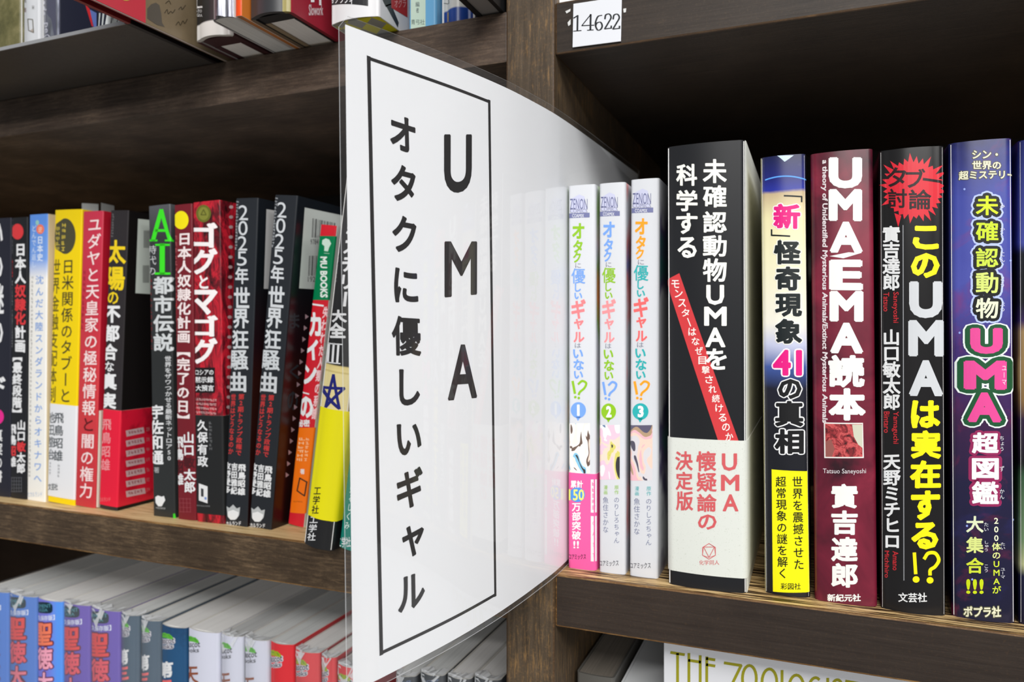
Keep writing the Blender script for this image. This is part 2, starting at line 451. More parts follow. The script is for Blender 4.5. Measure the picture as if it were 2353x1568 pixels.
    def shifted(s, src):
        """letters laid out for book src, moved to the same place on this book (measured from the top)"""
        dz = s.h - src.h; k = s.w / src.w
        return Letters(lambda px, py: (lambda q: (q[0] * k, q[1] + dz))(src.loc(px, py)), s.put, s.cuts())

# ------------------------------------------------------------------ setting and bookcase
def slab(name, x0, x1, y0, y1, z0, z1, m, parent=None, bevel=None):
    b = MB(); b.box(x0, x1, y0 - FRONT, y1 - FRONT, z0 + EYE, z1 + EYE, m); return b.build(name, parent, bevel=bevel)
floor_m = NT('floor_tiles'); floor_m = floor_m.done(floor_m.ramp(floor_m.noise(floor_m.mapping((1, 1, 1)), 40, 5), [(.3, (150, 146, 140)), (.7, (176, 172, 165))]), .4)
fl = slab('floor', -3000, 3000, -2600, 900, -1320, -1300, floor_m); fl['kind'] = 'structure'

case = tag(empty('bookcase'), 'dark stained wooden bookcase with worn edges holding all the books', 'bookcase')
UX0, UX1 = -134, -110
case_part = lambda name, x0, x1, y0, y1, z0, z1, m, ed=None: slab(name, x0, x1, y0, y1, z0, z1, m, case, (.8, ed) if ed else None)
case_part('upright', UX0, UX1, 322.6, 580, -1300, 760, WOOD_UP, EDGE_DARK)
case_part('upright', -924, -900, 322.6, 580, -1300, 760, WOOD_UP)
case_part('upright', 800, 824, 322.6, 580, -1300, 760, WOOD_UP)
case_part('back_panel', -924, 824, 580, 588, -1300, 760, WOOD_IN)
ST, SB = -112, -136         # middle shelf top and underside
UT, UB = 152, 128           # upper shelf
LT = -368                   # lower shelf top
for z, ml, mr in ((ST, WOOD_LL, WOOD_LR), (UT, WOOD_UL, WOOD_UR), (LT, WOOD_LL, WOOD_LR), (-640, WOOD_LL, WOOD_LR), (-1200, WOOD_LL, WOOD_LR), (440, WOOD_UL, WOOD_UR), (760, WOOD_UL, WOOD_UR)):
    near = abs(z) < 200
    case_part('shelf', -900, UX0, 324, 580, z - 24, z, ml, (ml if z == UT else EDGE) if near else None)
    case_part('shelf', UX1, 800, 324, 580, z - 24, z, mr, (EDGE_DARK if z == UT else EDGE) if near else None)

# grey metal plate sticking out of the upper left shelf
plate_m = NT('dark_metal_plate')
pv = plate_m.mapping((1, 1, 1))
plate_m.b.inputs['Specular IOR Level'].default_value = .4
plate_m = plate_m.done(plate_m.ramp(plate_m.noise(pv, 260, 6, .7), [(.35, (66, 62, 59)), (.75, (78, 74, 71))]), .42)
pl = empty('display_plate', Matrix.Translation(W(-600, 267, UT)))
tag(pl, 'dark grey metal plate jutting forward from the upper left shelf under books', 'shelf plate')
b = MB(); b.box(-290, 286, 0, 300 - 12, .1, 1.7, plate_m); b.build('tray', pl, bevel=(.3,))
b = MB(); b.box(-290, 285.5, -.7, -.05, 0, 1.8, mat((150, 151, 154), .3)); b.build('front_lip', pl)

# price tag on the upper right shelf edge
tg = empty('number_tag', Matrix.Translation(W(XY(1372, 323.4), 323.4, Pt(1372, 52, 323.4).z)) @ Matrix.Rotation(math.radians(1.2), 4, 'Y'))
tag(tg, 'white number card 14622 stuck on the upper right shelf edge', 'label')
twd = (XY(1427, 323.4) - XY(1316, 323.4)) / 2; thh = 9.9
b = MB(); b.box(-twd, twd, -.5, .1, -thh, thh, mat((226, 228, 234), .5)); b.build('card', tg, bevel=(.15,))
def tag_loc(px, py):
    p = Pt(px, py, 322.9); q = p - Vector((XY(1372, 323.4), 323.4, Pt(1372, 52, 323.4).z)); return (q.x, q.z)
T = Letters(tag_loc, lambda a, b, l: (a, -.5 - l, b))
INK = (44, 46, 50)
T.line([(1318, 43), (1327, 37), (1327, 72)], 4.2, INK, thin=1.8); T.line([(1318, 73), (1336, 71)], 2, INK)
T.line([(1357, 69), (1357, 34)], 4.4, INK); T.line([(1357, 34), (1337, 60), (1365, 58)], 2.2, INK); T.line([(1350, 70), (1364, 69)], 2, INK)
T.line(curve_pts([(1383, 35), (1374, 38), (1369, 50), (1369, 60), (1374, 69), (1381, 67), (1384, 59), (1380, 51), (1372, 53), (1369, 59)]), 4, INK, thin=1.8)
for x in (1390, 1409): T.line(curve_pts([(x, 43), (x + 2, 34), (x + 10, 32), (x + 14, 40), (x + 8, 52), (x, 66)]) + [Vector((x + 15, 64)), Vector((x + 15, 59))], 3.8, INK, thin=2.2)
T.build('number_print', tg)
for i, q in enumerate(([(1299, 26), (1311, 20), (1310, 26), (1302, 31)], [(1304, 52), (1311, 44), (1311, 56), (1306, 60)], [(1432, 20), (1439, 19), (1438, 28), (1433, 29)])):
    b = MB(); P4 = [Pt(x, y, 323.7) for x, y in q]; P4 = [W(*p) * 1000 for p in P4]
    b.poly(P4, mat((214, 214, 212), .6)); k = [(p[0], p[1] + .25, p[2]) for p in P4]; b.poly(k[::-1], mat((214, 214, 212), .6))
    for a in range(4): b.poly([P4[a], k[a], k[(a + 1) % 4], P4[(a + 1) % 4]], mat((214, 214, 212), .6))
    tag(b.build('paper_scrap'), ['torn white paper scrap left of the number card, upper of two', 'torn white paper scrap left of the number card, lower of two', 'torn white paper scrap right of the number card'][i], 'paper scrap', 'torn paper scraps')
b = MB(); b.box(-6, 6, 0, .6, 0, 22, mat((235, 236, 238), .5))
tg2 = b.build('paper_card'); tg2.location = W(XY(1308, 330), 330, UT + .1); tag(tg2, 'white card standing at the left end of the upper right shelf', 'card')

# ------------------------------------------------------------------ laminated divider sign
TOPX = [(190, -140.0), (197.8, -137.5), (227, -128.3), (250, -121.6), (277, -115.3), (300, -111.8), (324, -109.2), (362, -107.6), (430, -106.2), (500, -105.0)]
BOTX = [(190, -133.4), (198, -131.3), (203, -129.5), (237, -120.3), (263.6, -115.1), (285, -112.2), (300, -110.7), (324, -108.9), (362, -108.9), (430, -108.9), (500, -108.9)]
def interp(tab, y):
    n = len(tab)
    for i in range(n - 1):
        if y <= tab[i + 1][0] or i == n - 2:
            (x0, a), (x1, b) = tab[i], tab[i + 1]
            sl = lambda j: (tab[min(n - 1, j + 1)][1] - tab[max(0, j - 1)][1]) / (tab[min(n - 1, j + 1)][0] - tab[max(0, j - 1)][0])
            h = x1 - x0; t = (y - x0) / h; m0, m1 = sl(i) * h, sl(i + 1) * h
            return a * (2 * t ** 3 - 3 * t * t + 1) + m0 * (t ** 3 - 2 * t * t + t) + b * (3 * t * t - 2 * t ** 3) + m1 * (t ** 3 - t * t)
KT = .018
def sheetX(Y, z):
    w = min(1, max(0, (z - KT * (Y - FRONT) + 110) / 210.0))
    if Y > FRONT: w = w ** 7
    a, b = interp(BOTX, Y), interp(TOPX, Y); return a + (b - a) * w
def zt(Y): return 100 + KT * (Y - FRONT)
def zbm(Y): return -109.6 + KT * (Y - FRONT)
def yfront(z): return 194.5 + (z + 112) / 210 * 3.3
def sheet_loc(px, py):
    r = ray(px, py); lo, hi = 170.0, 500.0
    g = lambda Y: r.x * Y / r.y - sheetX(Y, r.z * Y / r.y)
    s0 = g(lo)
    for _ in range(50):
        m = (lo + hi) / 2
        if (g(m) > 0) == (s0 > 0): lo = m
        else: hi = m
    Y = (lo + hi) / 2; return (Y, r.z * Y / r.y)
sign = empty('laminated_sign', Matrix.Translation(W(-109, 324, ST)))
tag(sign, 'white laminated divider sign with black Japanese lettering, standing out from the bookcase upright', 'sign')
def sput(Y, z, lift):
    n = .5; tx = (sheetX(Y + n, z) - sheetX(Y - n, z)) / (2 * n); L = math.hypot(1, tx)
    return (sheetX(Y, z) + lift / L + 109, Y - lift * tx / L - 324, z - ST)
def sheet(name, m_front, m_edge, parent, lift, thick, mf, mt, mb_, back, rnd=0, nY=90):
    """bent sheet with margins outside the paper: mf front, mt top, mb_ bottom; rnd = rounded front corners"""
    mb = MB(); rows = 14; fr, bk = [], []
    for i in range(nY + 1):
        a = i / nY; c0, c1 = [], []
        for j in range(rows + 1):
            zz = j / rows
            Yg = yfront(-110 + 210 * zz) - mf; Y = Yg + (back - Yg) * a
            ins = 0
            if rnd and Y - Yg < rnd: ins = rnd - math.sqrt(max(0, rnd ** 2 - (rnd - (Y - Yg)) ** 2))
            z0, z1 = zbm(Y) - mb_ + ins, zt(Y) + mt - ins
            z = z0 + (z1 - z0) * zz
            c0.append(sput(Y, z, lift)); c1.append(sput(Y, z, lift - thick))
        fr.append(c0); bk.append(c1)
    k = {}
    def idx(side, i, j):
        q = (side, i, j)
        if q not in k: k[q] = len(mb.v); mb.v.append((fr if side == 0 else bk)[i][j])
        return k[q]
    a, e = mb.slot(m_front), mb.slot(m_edge)
    for i in range(nY):
        for j in range(rows):
            mb.f.append((idx(0, i, j), idx(0, i + 1, j), idx(0, i + 1, j + 1), idx(0, i, j + 1))); mb.mi.append(a)
            mb.f.append((idx(1, i, j), idx(1, i, j + 1), idx(1, i + 1, j + 1), idx(1, i + 1, j))); mb.mi.append(a)
        for j in (0, rows): mb.poly([fr[i][j], bk[i][j], bk[i + 1][j], fr[i + 1][j]], m_edge)
    for j in range(rows):
        for i in (0, nY): mb.poly([fr[i][j], fr[i][j + 1], bk[i][j + 1], bk[i][j]], m_edge)
    o = mb.build(name, parent); o.data.polygons.foreach_set('use_smooth', [m == 0 for m in mb.mi]); return o
PAPER = mat((236, 238, 242), .6, .3)
paper = sheet('paper_sheet', PAPER, PAPER, sign, 0, .12, 0, 0, 0, 478)
lam = sheet('laminate_film', FILM, FILM_EDGE, sign, .13, .38, 2.4, 3.0, 2.3, 481, rnd=4.5)
lam['label'] = 'clear glossy laminate film with a see-through border'
BLK = (38, 37, 38)
T = Letters(sheet_loc, sput, [180 + 4 * k for k in range(40)])
corners = [(847, 134), (1124, 234), (1138, 1367), (876, 1501)]
cs = [Vector(sheet_loc(*p)) for p in corners]
def sline(A, B, w):
    n = 24; d = (B - A).normalized(); nn = Vector((-d.y, d.x)) * w / 2; e = d * w / 2
    A, B = A - e, B + e
    for i in range(n):
        p, q = A + (B - A) * i / n, A + (B - A) * (i + 1) / n
        T.mb.poly([(*(p + nn), .06), (*(q + nn), .06), (*(q - nn), .06), (*(p - nn), .06)], mat(BLK, .5))
for i in range(4): sline(cs[i], cs[(i + 1) % 4], 1.5 if i % 2 else 1.15)
T.build('frame_line', sign)
T = Letters(sheet_loc, sput, [180 + 4 * k for k in range(40)])
for ch, l, t, r, b_ in (('U', 1020, 309, 1084, 446), ('M', 1021, 555, 1096, 684), ('A', 1029, 792, 1096, 921)): T.rect(ch, l, t, r, b_, BLK, .022, .07, 5)
T.col('オタクに優しいギャル', 925.5, 250, 946, 1418, 66, BLK, .030, .80, .07, 4)
T.build('lettering', sign)

# ------------------------------------------------------------------ print patterns
def zramp(name, w_h, stops, amp=0, sc=60, tint=None, rough=.3, interp='LINEAR'):
    """colours running down a cover of height w_h mm (0 = foot), edges broken up by noise"""
    g = NT(name); z = g.z()[2]; v = g.mapping((1, 1, 1))
    f = g.math('MULTIPLY', z, 1000 / w_h)
    if amp: f = g.math('ADD', f, g.math('MULTIPLY', g.math('SUBTRACT', g.noise(v, sc, 6, .65), .5), amp))
    c = g.ramp(f, stops, interp)
    if tint:
        for scale, lo, hi, colr, amt in tint:
            m = g.ramp(g.noise(g.mapping((1, 1, 1), (scale * .01, amt, .3)), scale, 6, .6, .6), [(lo, (0, 0, 0)), (hi, (int(255 * amt),) * 3)]); c = g.mix(m, c, colr)
    return g.done(c, rough)

HEX = lambda s: tuple(int(s[i:i + 2], 16) for i in (0, 2, 4))
WHITE, BLACK, OFF = (238, 239, 240), (24, 24, 26), (222, 224, 226)
BLACKC = (30, 31, 34)
SHELF = {}
def B(label, bl, br, tl, ty, Y, **k):
    bk = Book(label, bl, br, tl, ty, Y, **k); bk.cx = (bl + br + tl + tl + br - bl) / 4
    SHELF.setdefault(k.get('group'), []).append(bk); return bk
Book.midpx = lambda s, py: s.cx

# ================================================================== middle right shelf
G = 'books on the middle right shelf'
def comic_mat(name, blots):
    g = NT(name); y = g.z()[1]; z = g.z()[2]
    n = g.noise(g.mapping((1, 1, 1), (blots, 0, 0)), 24, 3, .5)
    c = g.ramp(n, [(.30, (208, 210, 215)), (.47, (208, 210, 215)), (.56, [(236, 150, 150), (150, 190, 110), (90, 80, 120)][blots % 3]), (.66, [(90, 140, 210), (230, 150, 90), (60, 110, 110)][blots % 3])])
    far = g.math('GREATER_THAN', y, .0032)
    return g.done(g.mix(far, (208, 210, 215), c), .42)
CM = [comic_mat('comic_cover_art_a', 1), comic_mat('comic_cover_art_b', 0), comic_mat('comic_cover_art_c', 2)]
CW = mat((208, 210, 215), .42, .3)
comic_lab = ['white comic with pink paper band and numbered 1, next to the laminated sign', 'white comic with green number 2 circle, middle of three comics', 'white comic with teal number 3 circle and orange title characters, beside the thick black book']
comics = []
for i, (bl, br, tl, ty) in enumerate(((1306, 1368, 1305, 425), (1376, 1436, 1376, 420), (1446, 1511, 1449, 411))):
    bk = B(comic_lab[i], bl, br, tl, ty, 335, group=G, r=1.6, bulge=.35, spine=CW, left=CM[i], right=CM[i], depth=127, t=.35); comics.append(bk)
TC = [((140, 190, 32), (116, 160, 232), (240, 128, 132), (116, 160, 232), (140, 190, 32), (116, 160, 232)),
      ((116, 160, 232), (140, 190, 32), (244, 146, 150), (140, 190, 32), (116, 160, 232), (140, 190, 32)),
      ((255, 160, 36), (44, 172, 174), (244, 104, 104), (44, 172, 174), (255, 160, 36), (44, 172, 174))]
ref = comics[0]
SL = (92, 96, 140)
def picture(name, seed, cols):
    """generic colour-field panel: stands where the spine carries an illustration"""
    g = NT(name); v = g.mapping((1, 1, .6), (seed, seed * .7, 0))
    return g.done(g.ramp(g.noise(v, 95, 2, .45, 1.2), [(.28 + .075 * i, c) for i, c in enumerate(cols)], 'CONSTANT'), .3)
PIC = [picture('colour_panel_a', 1.3, [(58, 48, 46), (126, 190, 220), (240, 226, 218), (244, 238, 232), (104, 84, 74), (238, 214, 200)]),
       picture('colour_panel_b', 2.9, [(56, 54, 58), (214, 206, 110), (246, 214, 196), (236, 196, 214), (240, 236, 234), (90, 122, 160)]),
       picture('colour_panel_c', 4.2, [(80, 76, 92), (214, 210, 214), (244, 206, 190), (232, 180, 190), (178, 150, 120), (92, 88, 110)])]
for i, bk in enumerate(comics):
    L = bk.shifted(ref) if i else bk.L()
    L.poly([(1313, 457), (1331, 447), (1343, 452), (1349, 488), (1311, 489)], (196, 198, 222), .05)
    L.rect('ZENON', 1310, 457, 1350, 482, SL, 0, .07); L.rect('COMICS', 1310, 480, 1350, 490, (130, 132, 160), 0, .07)
    L.quad([(1308, 491), (1355, 489), (1355, 500), (1308, 502)], (112, 116, 158), .06); L.rect('COAMIX', 1315, 492, 1342, 500, WHITE, 0, .08)
    a, b_, c, d, e, f_ = TC[i]; gr = (120, 122, 140)
    for ch, x0, y0, x1, y1, cc in (('オ', 1315, 513, 1343, 549, a), ('タ', 1317, 552, 1339, 581, a), ('ク', 1317, 579, 1335, 604, a), ('に', 1322, 605, 1335, 616, gr), ('優', 1313, 617, 1345, 652, b_), ('し', 1321, 652, 1335, 671, b_),
                               ('い', 1320, 673, 1338, 688, b_), ('ギ', 1313, 688, 1346, 733, c), ('ャ', 1319, 733, 1341, 757, c), ('ル', 1318, 763, 1343, 787, c), ('は', 1321, 789, 1335, 800, gr), ('い', 1317, 803, 1340, 824, d), ('な', 1318, 826, 1342, 851, d), ('い', 1319, 853, 1340, 871, d)):
        L.rect(ch, x0, y0, x1, y1, cc, .0 if ch in 'には' else .012 if ch == '優' else .035, .08)
    L.line([(1316, 877), (1321, 904)], 5.5, e, .08); L.disc(1322, 913, 3, 3, e, .08)
    L.line(curve_pts([(1329, 883), (1338, 876), (1347, 881), (1343, 892), (1333, 901), (1330, 907)]), 5, e, .08); L.disc(1330, 915, 3, 3, e, .08)
    L.disc(1329, 943, 17.5, 18.5, f_, .06); L.poly([(1323, 958), (1335, 958), (1328, 968)], f_, .06)
    L.rect('123'[i], 1326 if i == 0 else 1323, 930, 1332 if i == 0 else 1336, 956, WHITE, .05, .08)
    L.box(1307.5, 973, 1355.5, 1088 if i == 0 else 1096, PIC[i], .05, 2)
    if i == 0:
        bk.obi(1088, 1309, (232, 92, 158), 1335, 'glossy pink paper band')
        Q = bk.L(); q = .45
        Q.rect('累計', 1312, 1104, 1340, 1121, WHITE, .03, q); Q.disc(1327, 1137, 18, 17, (80, 146, 222), .38)
        Q.rect('150', 1309, 1124, 1343, 1150, (238, 240, 120), .02, q + .05); Q.col('万部突破', 1325, 1154, 1325, 1241, 21, WHITE, .025, lift=q); Q.rect('!!', 1318, 1243, 1331, 1260, WHITE, .02, q)
        Q.rect('コアミックス', 1309, 1273, 1347, 1285, (70, 40, 60), .01, q)
        Q.box(1358, 1102, 1369, 1178, OFF, .38, 4); Q.box(1358, 1186, 1369, 1290, OFF, .38, 4)
        Q.marks(1364, 1106, 1364, 1174, 6, 5, (222, 96, 158), q); Q.col('CAST', 1364, 1190, 1364, 1288, 7, (222, 96, 158), .0, em=.5, lift=q)
        Q.build('band_lettering', bk.band)
    else:
        L.col('原作', 1348, 1109, 1348, 1131, 11, d, 0); L.col('のりしろちゃん', 1348, 1135, 1348, 1242, 14, (112, 118, 150), 0)
        L.col('漫画', 1322, 1109, 1322, 1131, 10, d, 0); L.col('魚住さかな', 1322, 1135, 1322, 1218, 14, (112, 118, 150), 0)
        L.rect('コアミックス', 1309, 1279, 1353, 1292, (74, 74, 84), .01, .08)
    L.build('spine_print', bk.root)

# thick black book
BK = mat((32, 33, 36), .34, .22)
bk = B('thick black book with white title, slanting red stripe and white paper band', 1533, 1716, 1530, 328, 329, group=G, r=3.2, bulge=1.2, spine=BK, left=BK, right=mat((226, 228, 222), .4), depth=130, t=.5)
L = bk.L()
for ch, t, b_ in (('未', 366, 421), ('確', 426, 477), ('認', 486, 535), ('動', 541, 590), ('物', 594, 648)): L.rect(ch, 1615, t, 1670, b_, (240, 240, 232), .026)
for ch, l, t, r, b_ in (('U', 1623, 655, 1664, 701), ('M', 1618, 705, 1670, 749), ('A', 1621, 753, 1667, 798), ('を', 1622, 801, 1670, 850), ('科', 1554, 377, 1602, 427), ('学', 1554, 437, 1603, 486), ('す', 1554, 490, 1603, 538), ('る', 1557, 545, 1601, 593)): L.rect(ch, l, t, r, b_, (240, 240, 232), .03, .12)
L.build('title_lettering', bk.root)
L = bk.L(); L.quad([(1532.5, 645), (1561, 628), (1698, 1016), (1651, 1016)], (208, 62, 66), .06, 6); L.build('red_stripe', bk.root)
L = bk.L(); tx = 'モンスターはなぜ目撃され続けるのか'
n = len(tx)
for i, ch in enumerate(tx):
    u = i / (n - 1); cx, cy = 1552 + (1676 - 1552) * u, 653 + (1004 - 653) * u
    if ch == 'ー': L.line([(cx - 3, cy - 9), (cx + 4, cy + 9)], 2.4, (246, 238, 232), .1)
    else: L.rect(ch, cx - 9, cy - 9, cx + 9, cy + 9, (246, 238, 232), .014, .1)
L.build('stripe_lettering', bk.root)
g = NT('speckled_band_paper'); bandm = g.done(g.ramp(g.noise(g.mapping((1, 1, 1)), 1900, 2, .5), [(.30, (196, 200, 190)), (.36, (216, 219, 212))]), .55)
bk.obi(1010, 1322, bandm, 1620, 'white speckled paper band', depth=100)
L = bk.L(); R_ = (208, 92, 96); q = .42
for ch, l, t, r, b_ in (('U', 1659, 1042, 1694, 1082), ('M', 1657, 1091, 1699, 1128), ('A', 1661, 1136, 1697, 1175), ('懐', 1600, 1037, 1646, 1083), ('疑', 1601, 1086, 1647, 1130), ('論', 1602, 1135, 1647, 1176), ('の', 1604, 1182, 1647, 1217), ('決', 1552, 1037, 1592, 1081), ('定', 1553, 1084, 1592, 1126), ('版', 1554, 1129, 1593, 1173)): L.rect(ch, l, t, r, b_, R_, .024, q)
hx = [(1629.5 + 17 * math.sin(k * math.pi / 3), 1267 - 18 * math.cos(k * math.pi / 3)) for k in range(6)]
L.line(hx, 1.4, R_, q, True); L.line([(1617, 1257), (1642, 1257), (1629.5, 1281)], 1.4, R_, q, True)
for a, b_ in ((hx[0], (1617, 1257)), (hx[0], (1642, 1257)), (hx[2], (1642, 1257)), (hx[2], (1629.5, 1281)), (hx[4], (1617, 1257)), (hx[4], (1629.5, 1281))): L.line([a, b_], .9, R_, q)
L.rect('化学同人', 1607, 1287, 1653, 1298, R_, 0, q)
L.build('band_lettering', bk.band)

# cream and black paperback
hR5 = 187.0
m5 = zramp('desert_to_night_print', hR5, [(.0, (22, 23, 28)), (.38, (24, 25, 32)), (.47, (26, 27, 42)), (.52, (64, 88, 158)), (.57, (196, 200, 226)), (.62, (240, 236, 222)), (.76, (240, 234, 196)), (.86, (236, 226, 178)), (.915, (196, 174, 138)), (.92, (38, 50, 158)), (.945, (30, 36, 120)), (1, (20, 26, 70))], .012, 80, [(44, .60, .68, (150, 138, 170), .5)])
cream = mat((226, 218, 172), .35)
bk = B('cream to black paperback with magenta and black title and yellow box at foot', 1757, 1862, 1747, 357, 334, group=G, r=2.6, bulge=.9, spine=m5, left=cream, right=BK, depth=128)
L = bk.L()
for i in range(14):
    x0, x1 = 1758 + 7 * i, 1758 + 7 * (i + 1); yy = lambda x: 405 + 9 * ((x - 1806) / 48) ** 2
    L.quad([(x0, yy(x0) - 1.6), (x1, yy(x1) - 1.6), (x1, yy(x1) + 1.6), (x0, yy(x0) + 1.6)], (92, 160, 240), .05, 1)
L.poly([(1786, 358), (1824, 357), (1812, 366), (1803, 372), (1794, 364)], (206, 228, 250), .05)
MG, K5 = (226, 24, 128), (22, 30, 32)
L.line([(1802, 450), (1842, 452), (1842, 464)], 3.4, K5, .09); L.line([(1773, 528), (1773, 541), (1815, 543)], 3.4, K5, .09)
for ch, l, t, r, b_, c, gw in (('新', 1777, 469, 1839, 526, MG, (246, 236, 240)), ('怪', 1778, 553, 1840, 608, K5, (240, 238, 226)), ('奇', 1781, 613, 1840, 668, K5, (240, 238, 226)), ('現', 1781, 675, 1843, 728, K5, (240, 238, 226)), ('象', 1781, 733, 1843, 790, K5, (240, 238, 232)), ('41', 1776, 804, 1843, 863, MG, (250, 236, 244)),
                            ('の', 1788, 871, 1842, 917, BLACK, WHITE), ('真', 1781, 921, 1846, 980, BLACK, WHITE), ('相', 1780, 986, 1847, 1043, BLACK, WHITE)):
    L.rect(ch, l, t, r, b_, gw, .05, .07, 2, grow=.045, rnd=True); L.rect(ch, l, t, r, b_, c, .042, .12)
L.build('title_lettering', bk.root)
L = bk.L(); L.quad([(1773, 1079), (1855, 1083), (1860, 1360), (1776, 1360)], (246, 240, 22), .06, 6)
L.col('世界を震撼させた', 1832, 1094, 1836, 1311, 25, (30, 32, 20), .012, lift=.1); L.col('超常現象の謎を解く', 1794, 1094, 1799, 1331, 25, (30, 32, 20), .012, lift=.1)
L.rect('彩図社', 1794, 1340, 1840, 1355, (30, 32, 20), .01, .1)
o = L.build('yellow_box', bk.root)

# maroon book
g = NT('maroon_cloudy_print'); v = g.mapping((1, 1, 1))
c = g.ramp(g.noise(v, 26, 5, .55, .8), [(.30, (46, 18, 28)), (.44, (98, 24, 44)), (.58, (128, 34, 56)), (.72, (150, 48, 70))])
m6 = g.done(c, .3)
bk = B('maroon book with large white letters and a small red picture square', 1872, 2017, 1862, 347, 333, group=G, r=2.4, bulge=1.0, spine=m6, depth=128)
L = bk.L(); W6 = (240, 240, 236)
for ch, l, t, r, b_ in (('U', 1904, 362, 1981, 433), ('M', 1904, 435, 1981, 508), ('A', 1907, 510, 1982, 581), ('E', 1905, 597, 1983, 667), ('M', 1906, 669, 1984, 739), ('A', 1908, 742, 1983, 812)): L.rect(ch, l, t, r, b_, W6, .052, .1, 4)
L.quad([(1906, 589), (1950, 580), (1978, 582), (1938, 594)], W6, .1, 2)
L.rect('読', 1903, 816, 1987, 890, W6, .045, .1); L.rect('本', 1904, 892, 1989, 966, W6, .055, .1)
L.rect('a theory of Unidentified Mysterious Animals/Extinct Mysterious Animals', 1886, 368, 1902, 971, (226, 216, 218), .03, .1, turn=True)
L.rect('Tatsuo Saneyoshi', 1891, 1077, 1990, 1091, (226, 220, 222), 0, .1)
for ch, t, b_ in (('實', 1112, 1168), ('吉', 1173, 1229), ('達', 1234, 1290), ('郎', 1294, 1350)): L.rect(ch, 1910, t, 1971, b_, W6, .04, .1)
L.rect('新紀元社', 1901, 1365, 1978, 1382, W6, .035, .1)
L.build('title_lettering', bk.root)
g = NT('red_wrinkled_picture'); v = g.mapping((1, 1, 1)); red = g.done(g.ramp(g.noise(v, 240, 6, .7, 1.5), [(.34, (40, 18, 20)), (.46, (150, 44, 50)), (.56, (214, 92, 92)), (.66, (120, 40, 46))]), .35)
L = bk.L(); L.quad([(1893, 971), (1983, 972), (1985, 1053), (1894, 1053)], (232, 226, 222), .06, 4); L.quad([(1896, 974), (1981, 975), (1982, 1050), (1897, 1050)], red, .09, 4)
L.poly([(1958, 976), (1981, 976), (1982, 1030), (1972, 1022), (1962, 1004)], (206, 206, 186), .11); L.poly([(1897, 1015), (1910, 1010), (1918, 1032), (1912, 1050), (1897, 1050)], (150, 90, 84), .11)
L.build('picture_square', bk.root)

# black book with yellow title and red splat
m7 = mat((30, 29, 30), .26, .3)
bk = B('black book with yellow and silver title under a red splat', 2025, 2176, 2021, 339, 332, group=G, r=2.6, bulge=1.6, spine=m7, depth=128)
L = bk.L(); rr = random.Random(4); RED = (216, 42, 56)
pts = []
for k in range(64):
    a = k / 64 * 2 * math.pi; R0 = 70 if k % 2 else rr.choice([62, 60, 64]); R0 *= 1 + (rr.random() ** 3) * .28 * (k % 2)
    pts.append((2099 + R0 * 1.0 * math.cos(a), 434 + R0 * .98 * math.sin(a)))
L.poly(pts, RED, .06); L.poly([(2055, 490), (2071, 496), (2064, 522)], RED, .06)
for ch, l, t, r, b_ in (('タ', 2036, 385, 2082, 430), ('ブ', 2081, 388, 2126, 432), ('討', 2040, 434, 2084, 478), ('論', 2088, 436, 2140, 482)): L.rect(ch, l, t, r, b_, (38, 22, 24), .02, .1)
L.line([(2122, 412), (2162, 418)], 6, (38, 22, 24), .1)
L.build('red_splat', bk.root)
L = bk.L(); Y7, S7 = (250, 232, 20), (205, 208, 212)
for ch, l, t, r, b_ in (('こ', 2097, 519, 2157, 574), ('の', 2093, 582, 2159, 639), ('は', 2093, 920, 2160, 984), ('実', 2093, 989, 2162, 1054), ('在', 2091, 1058, 2162, 1122), ('す', 2093, 1127, 2160, 1195), ('る', 2094, 1200, 2156, 1262)): L.rect(ch, l, t, r, b_, Y7, .048, .1)
L.line([(2101, 1272), (2104, 1318)], 8, Y7, .1); L.disc(2105, 1332, 8, 7.5, Y7, .1)
L.line(curve_pts([(2124, 1284), (2133, 1272), (2149, 1272), (2157, 1287), (2149, 1302), (2138, 1310), (2137, 1321)]), 8, Y7, .1); L.disc(2137, 1334, 8, 7.5, Y7, .1)
for ch, l, t, r, b_ in (('U', 2089, 647, 2165, 731), ('M', 2087, 736, 2168, 819), ('A', 2089, 828, 2166, 910)): L.rect(ch, l, t, r, b_, S7, .05, .1, 4)
L.build('title_lettering', bk.root)
L = bk.L(); W7, R7 = (228, 229, 230), (196, 44, 52)
L.col('實吉達郎', 2048, 520, 2048, 667, 41, W7, .03, em=1.06); L.col('山口敏太郎', 2048, 757, 2049, 942, 41, W7, .03, em=1.04); L.col('天野ミチヒロ', 2049, 1043, 2050, 1262, 40, W7, .03, em=1.04)
for tx, l, t, r, b_ in (('Saneyoshi', 2049, 671, 2065, 742), ('Tatsuo', 2030, 672, 2043, 716), ('Yamaguchi', 2049, 946, 2065, 1020), ('Bintaro', 2031, 946, 2044, 995), ('Amano', 2051, 1267, 2064, 1311), ('Michihiro', 2033, 1266, 2043, 1328)): L.rect(tx, l, t, r, b_, R7, .012, .08, turn=True)
L.line([(2075, 518), (2077, 1334)], 2, (150, 152, 156), .08); L.rect('文芸社', 2064, 1362, 2130, 1384, W7, .02)
L.build('author_lettering', bk.root)

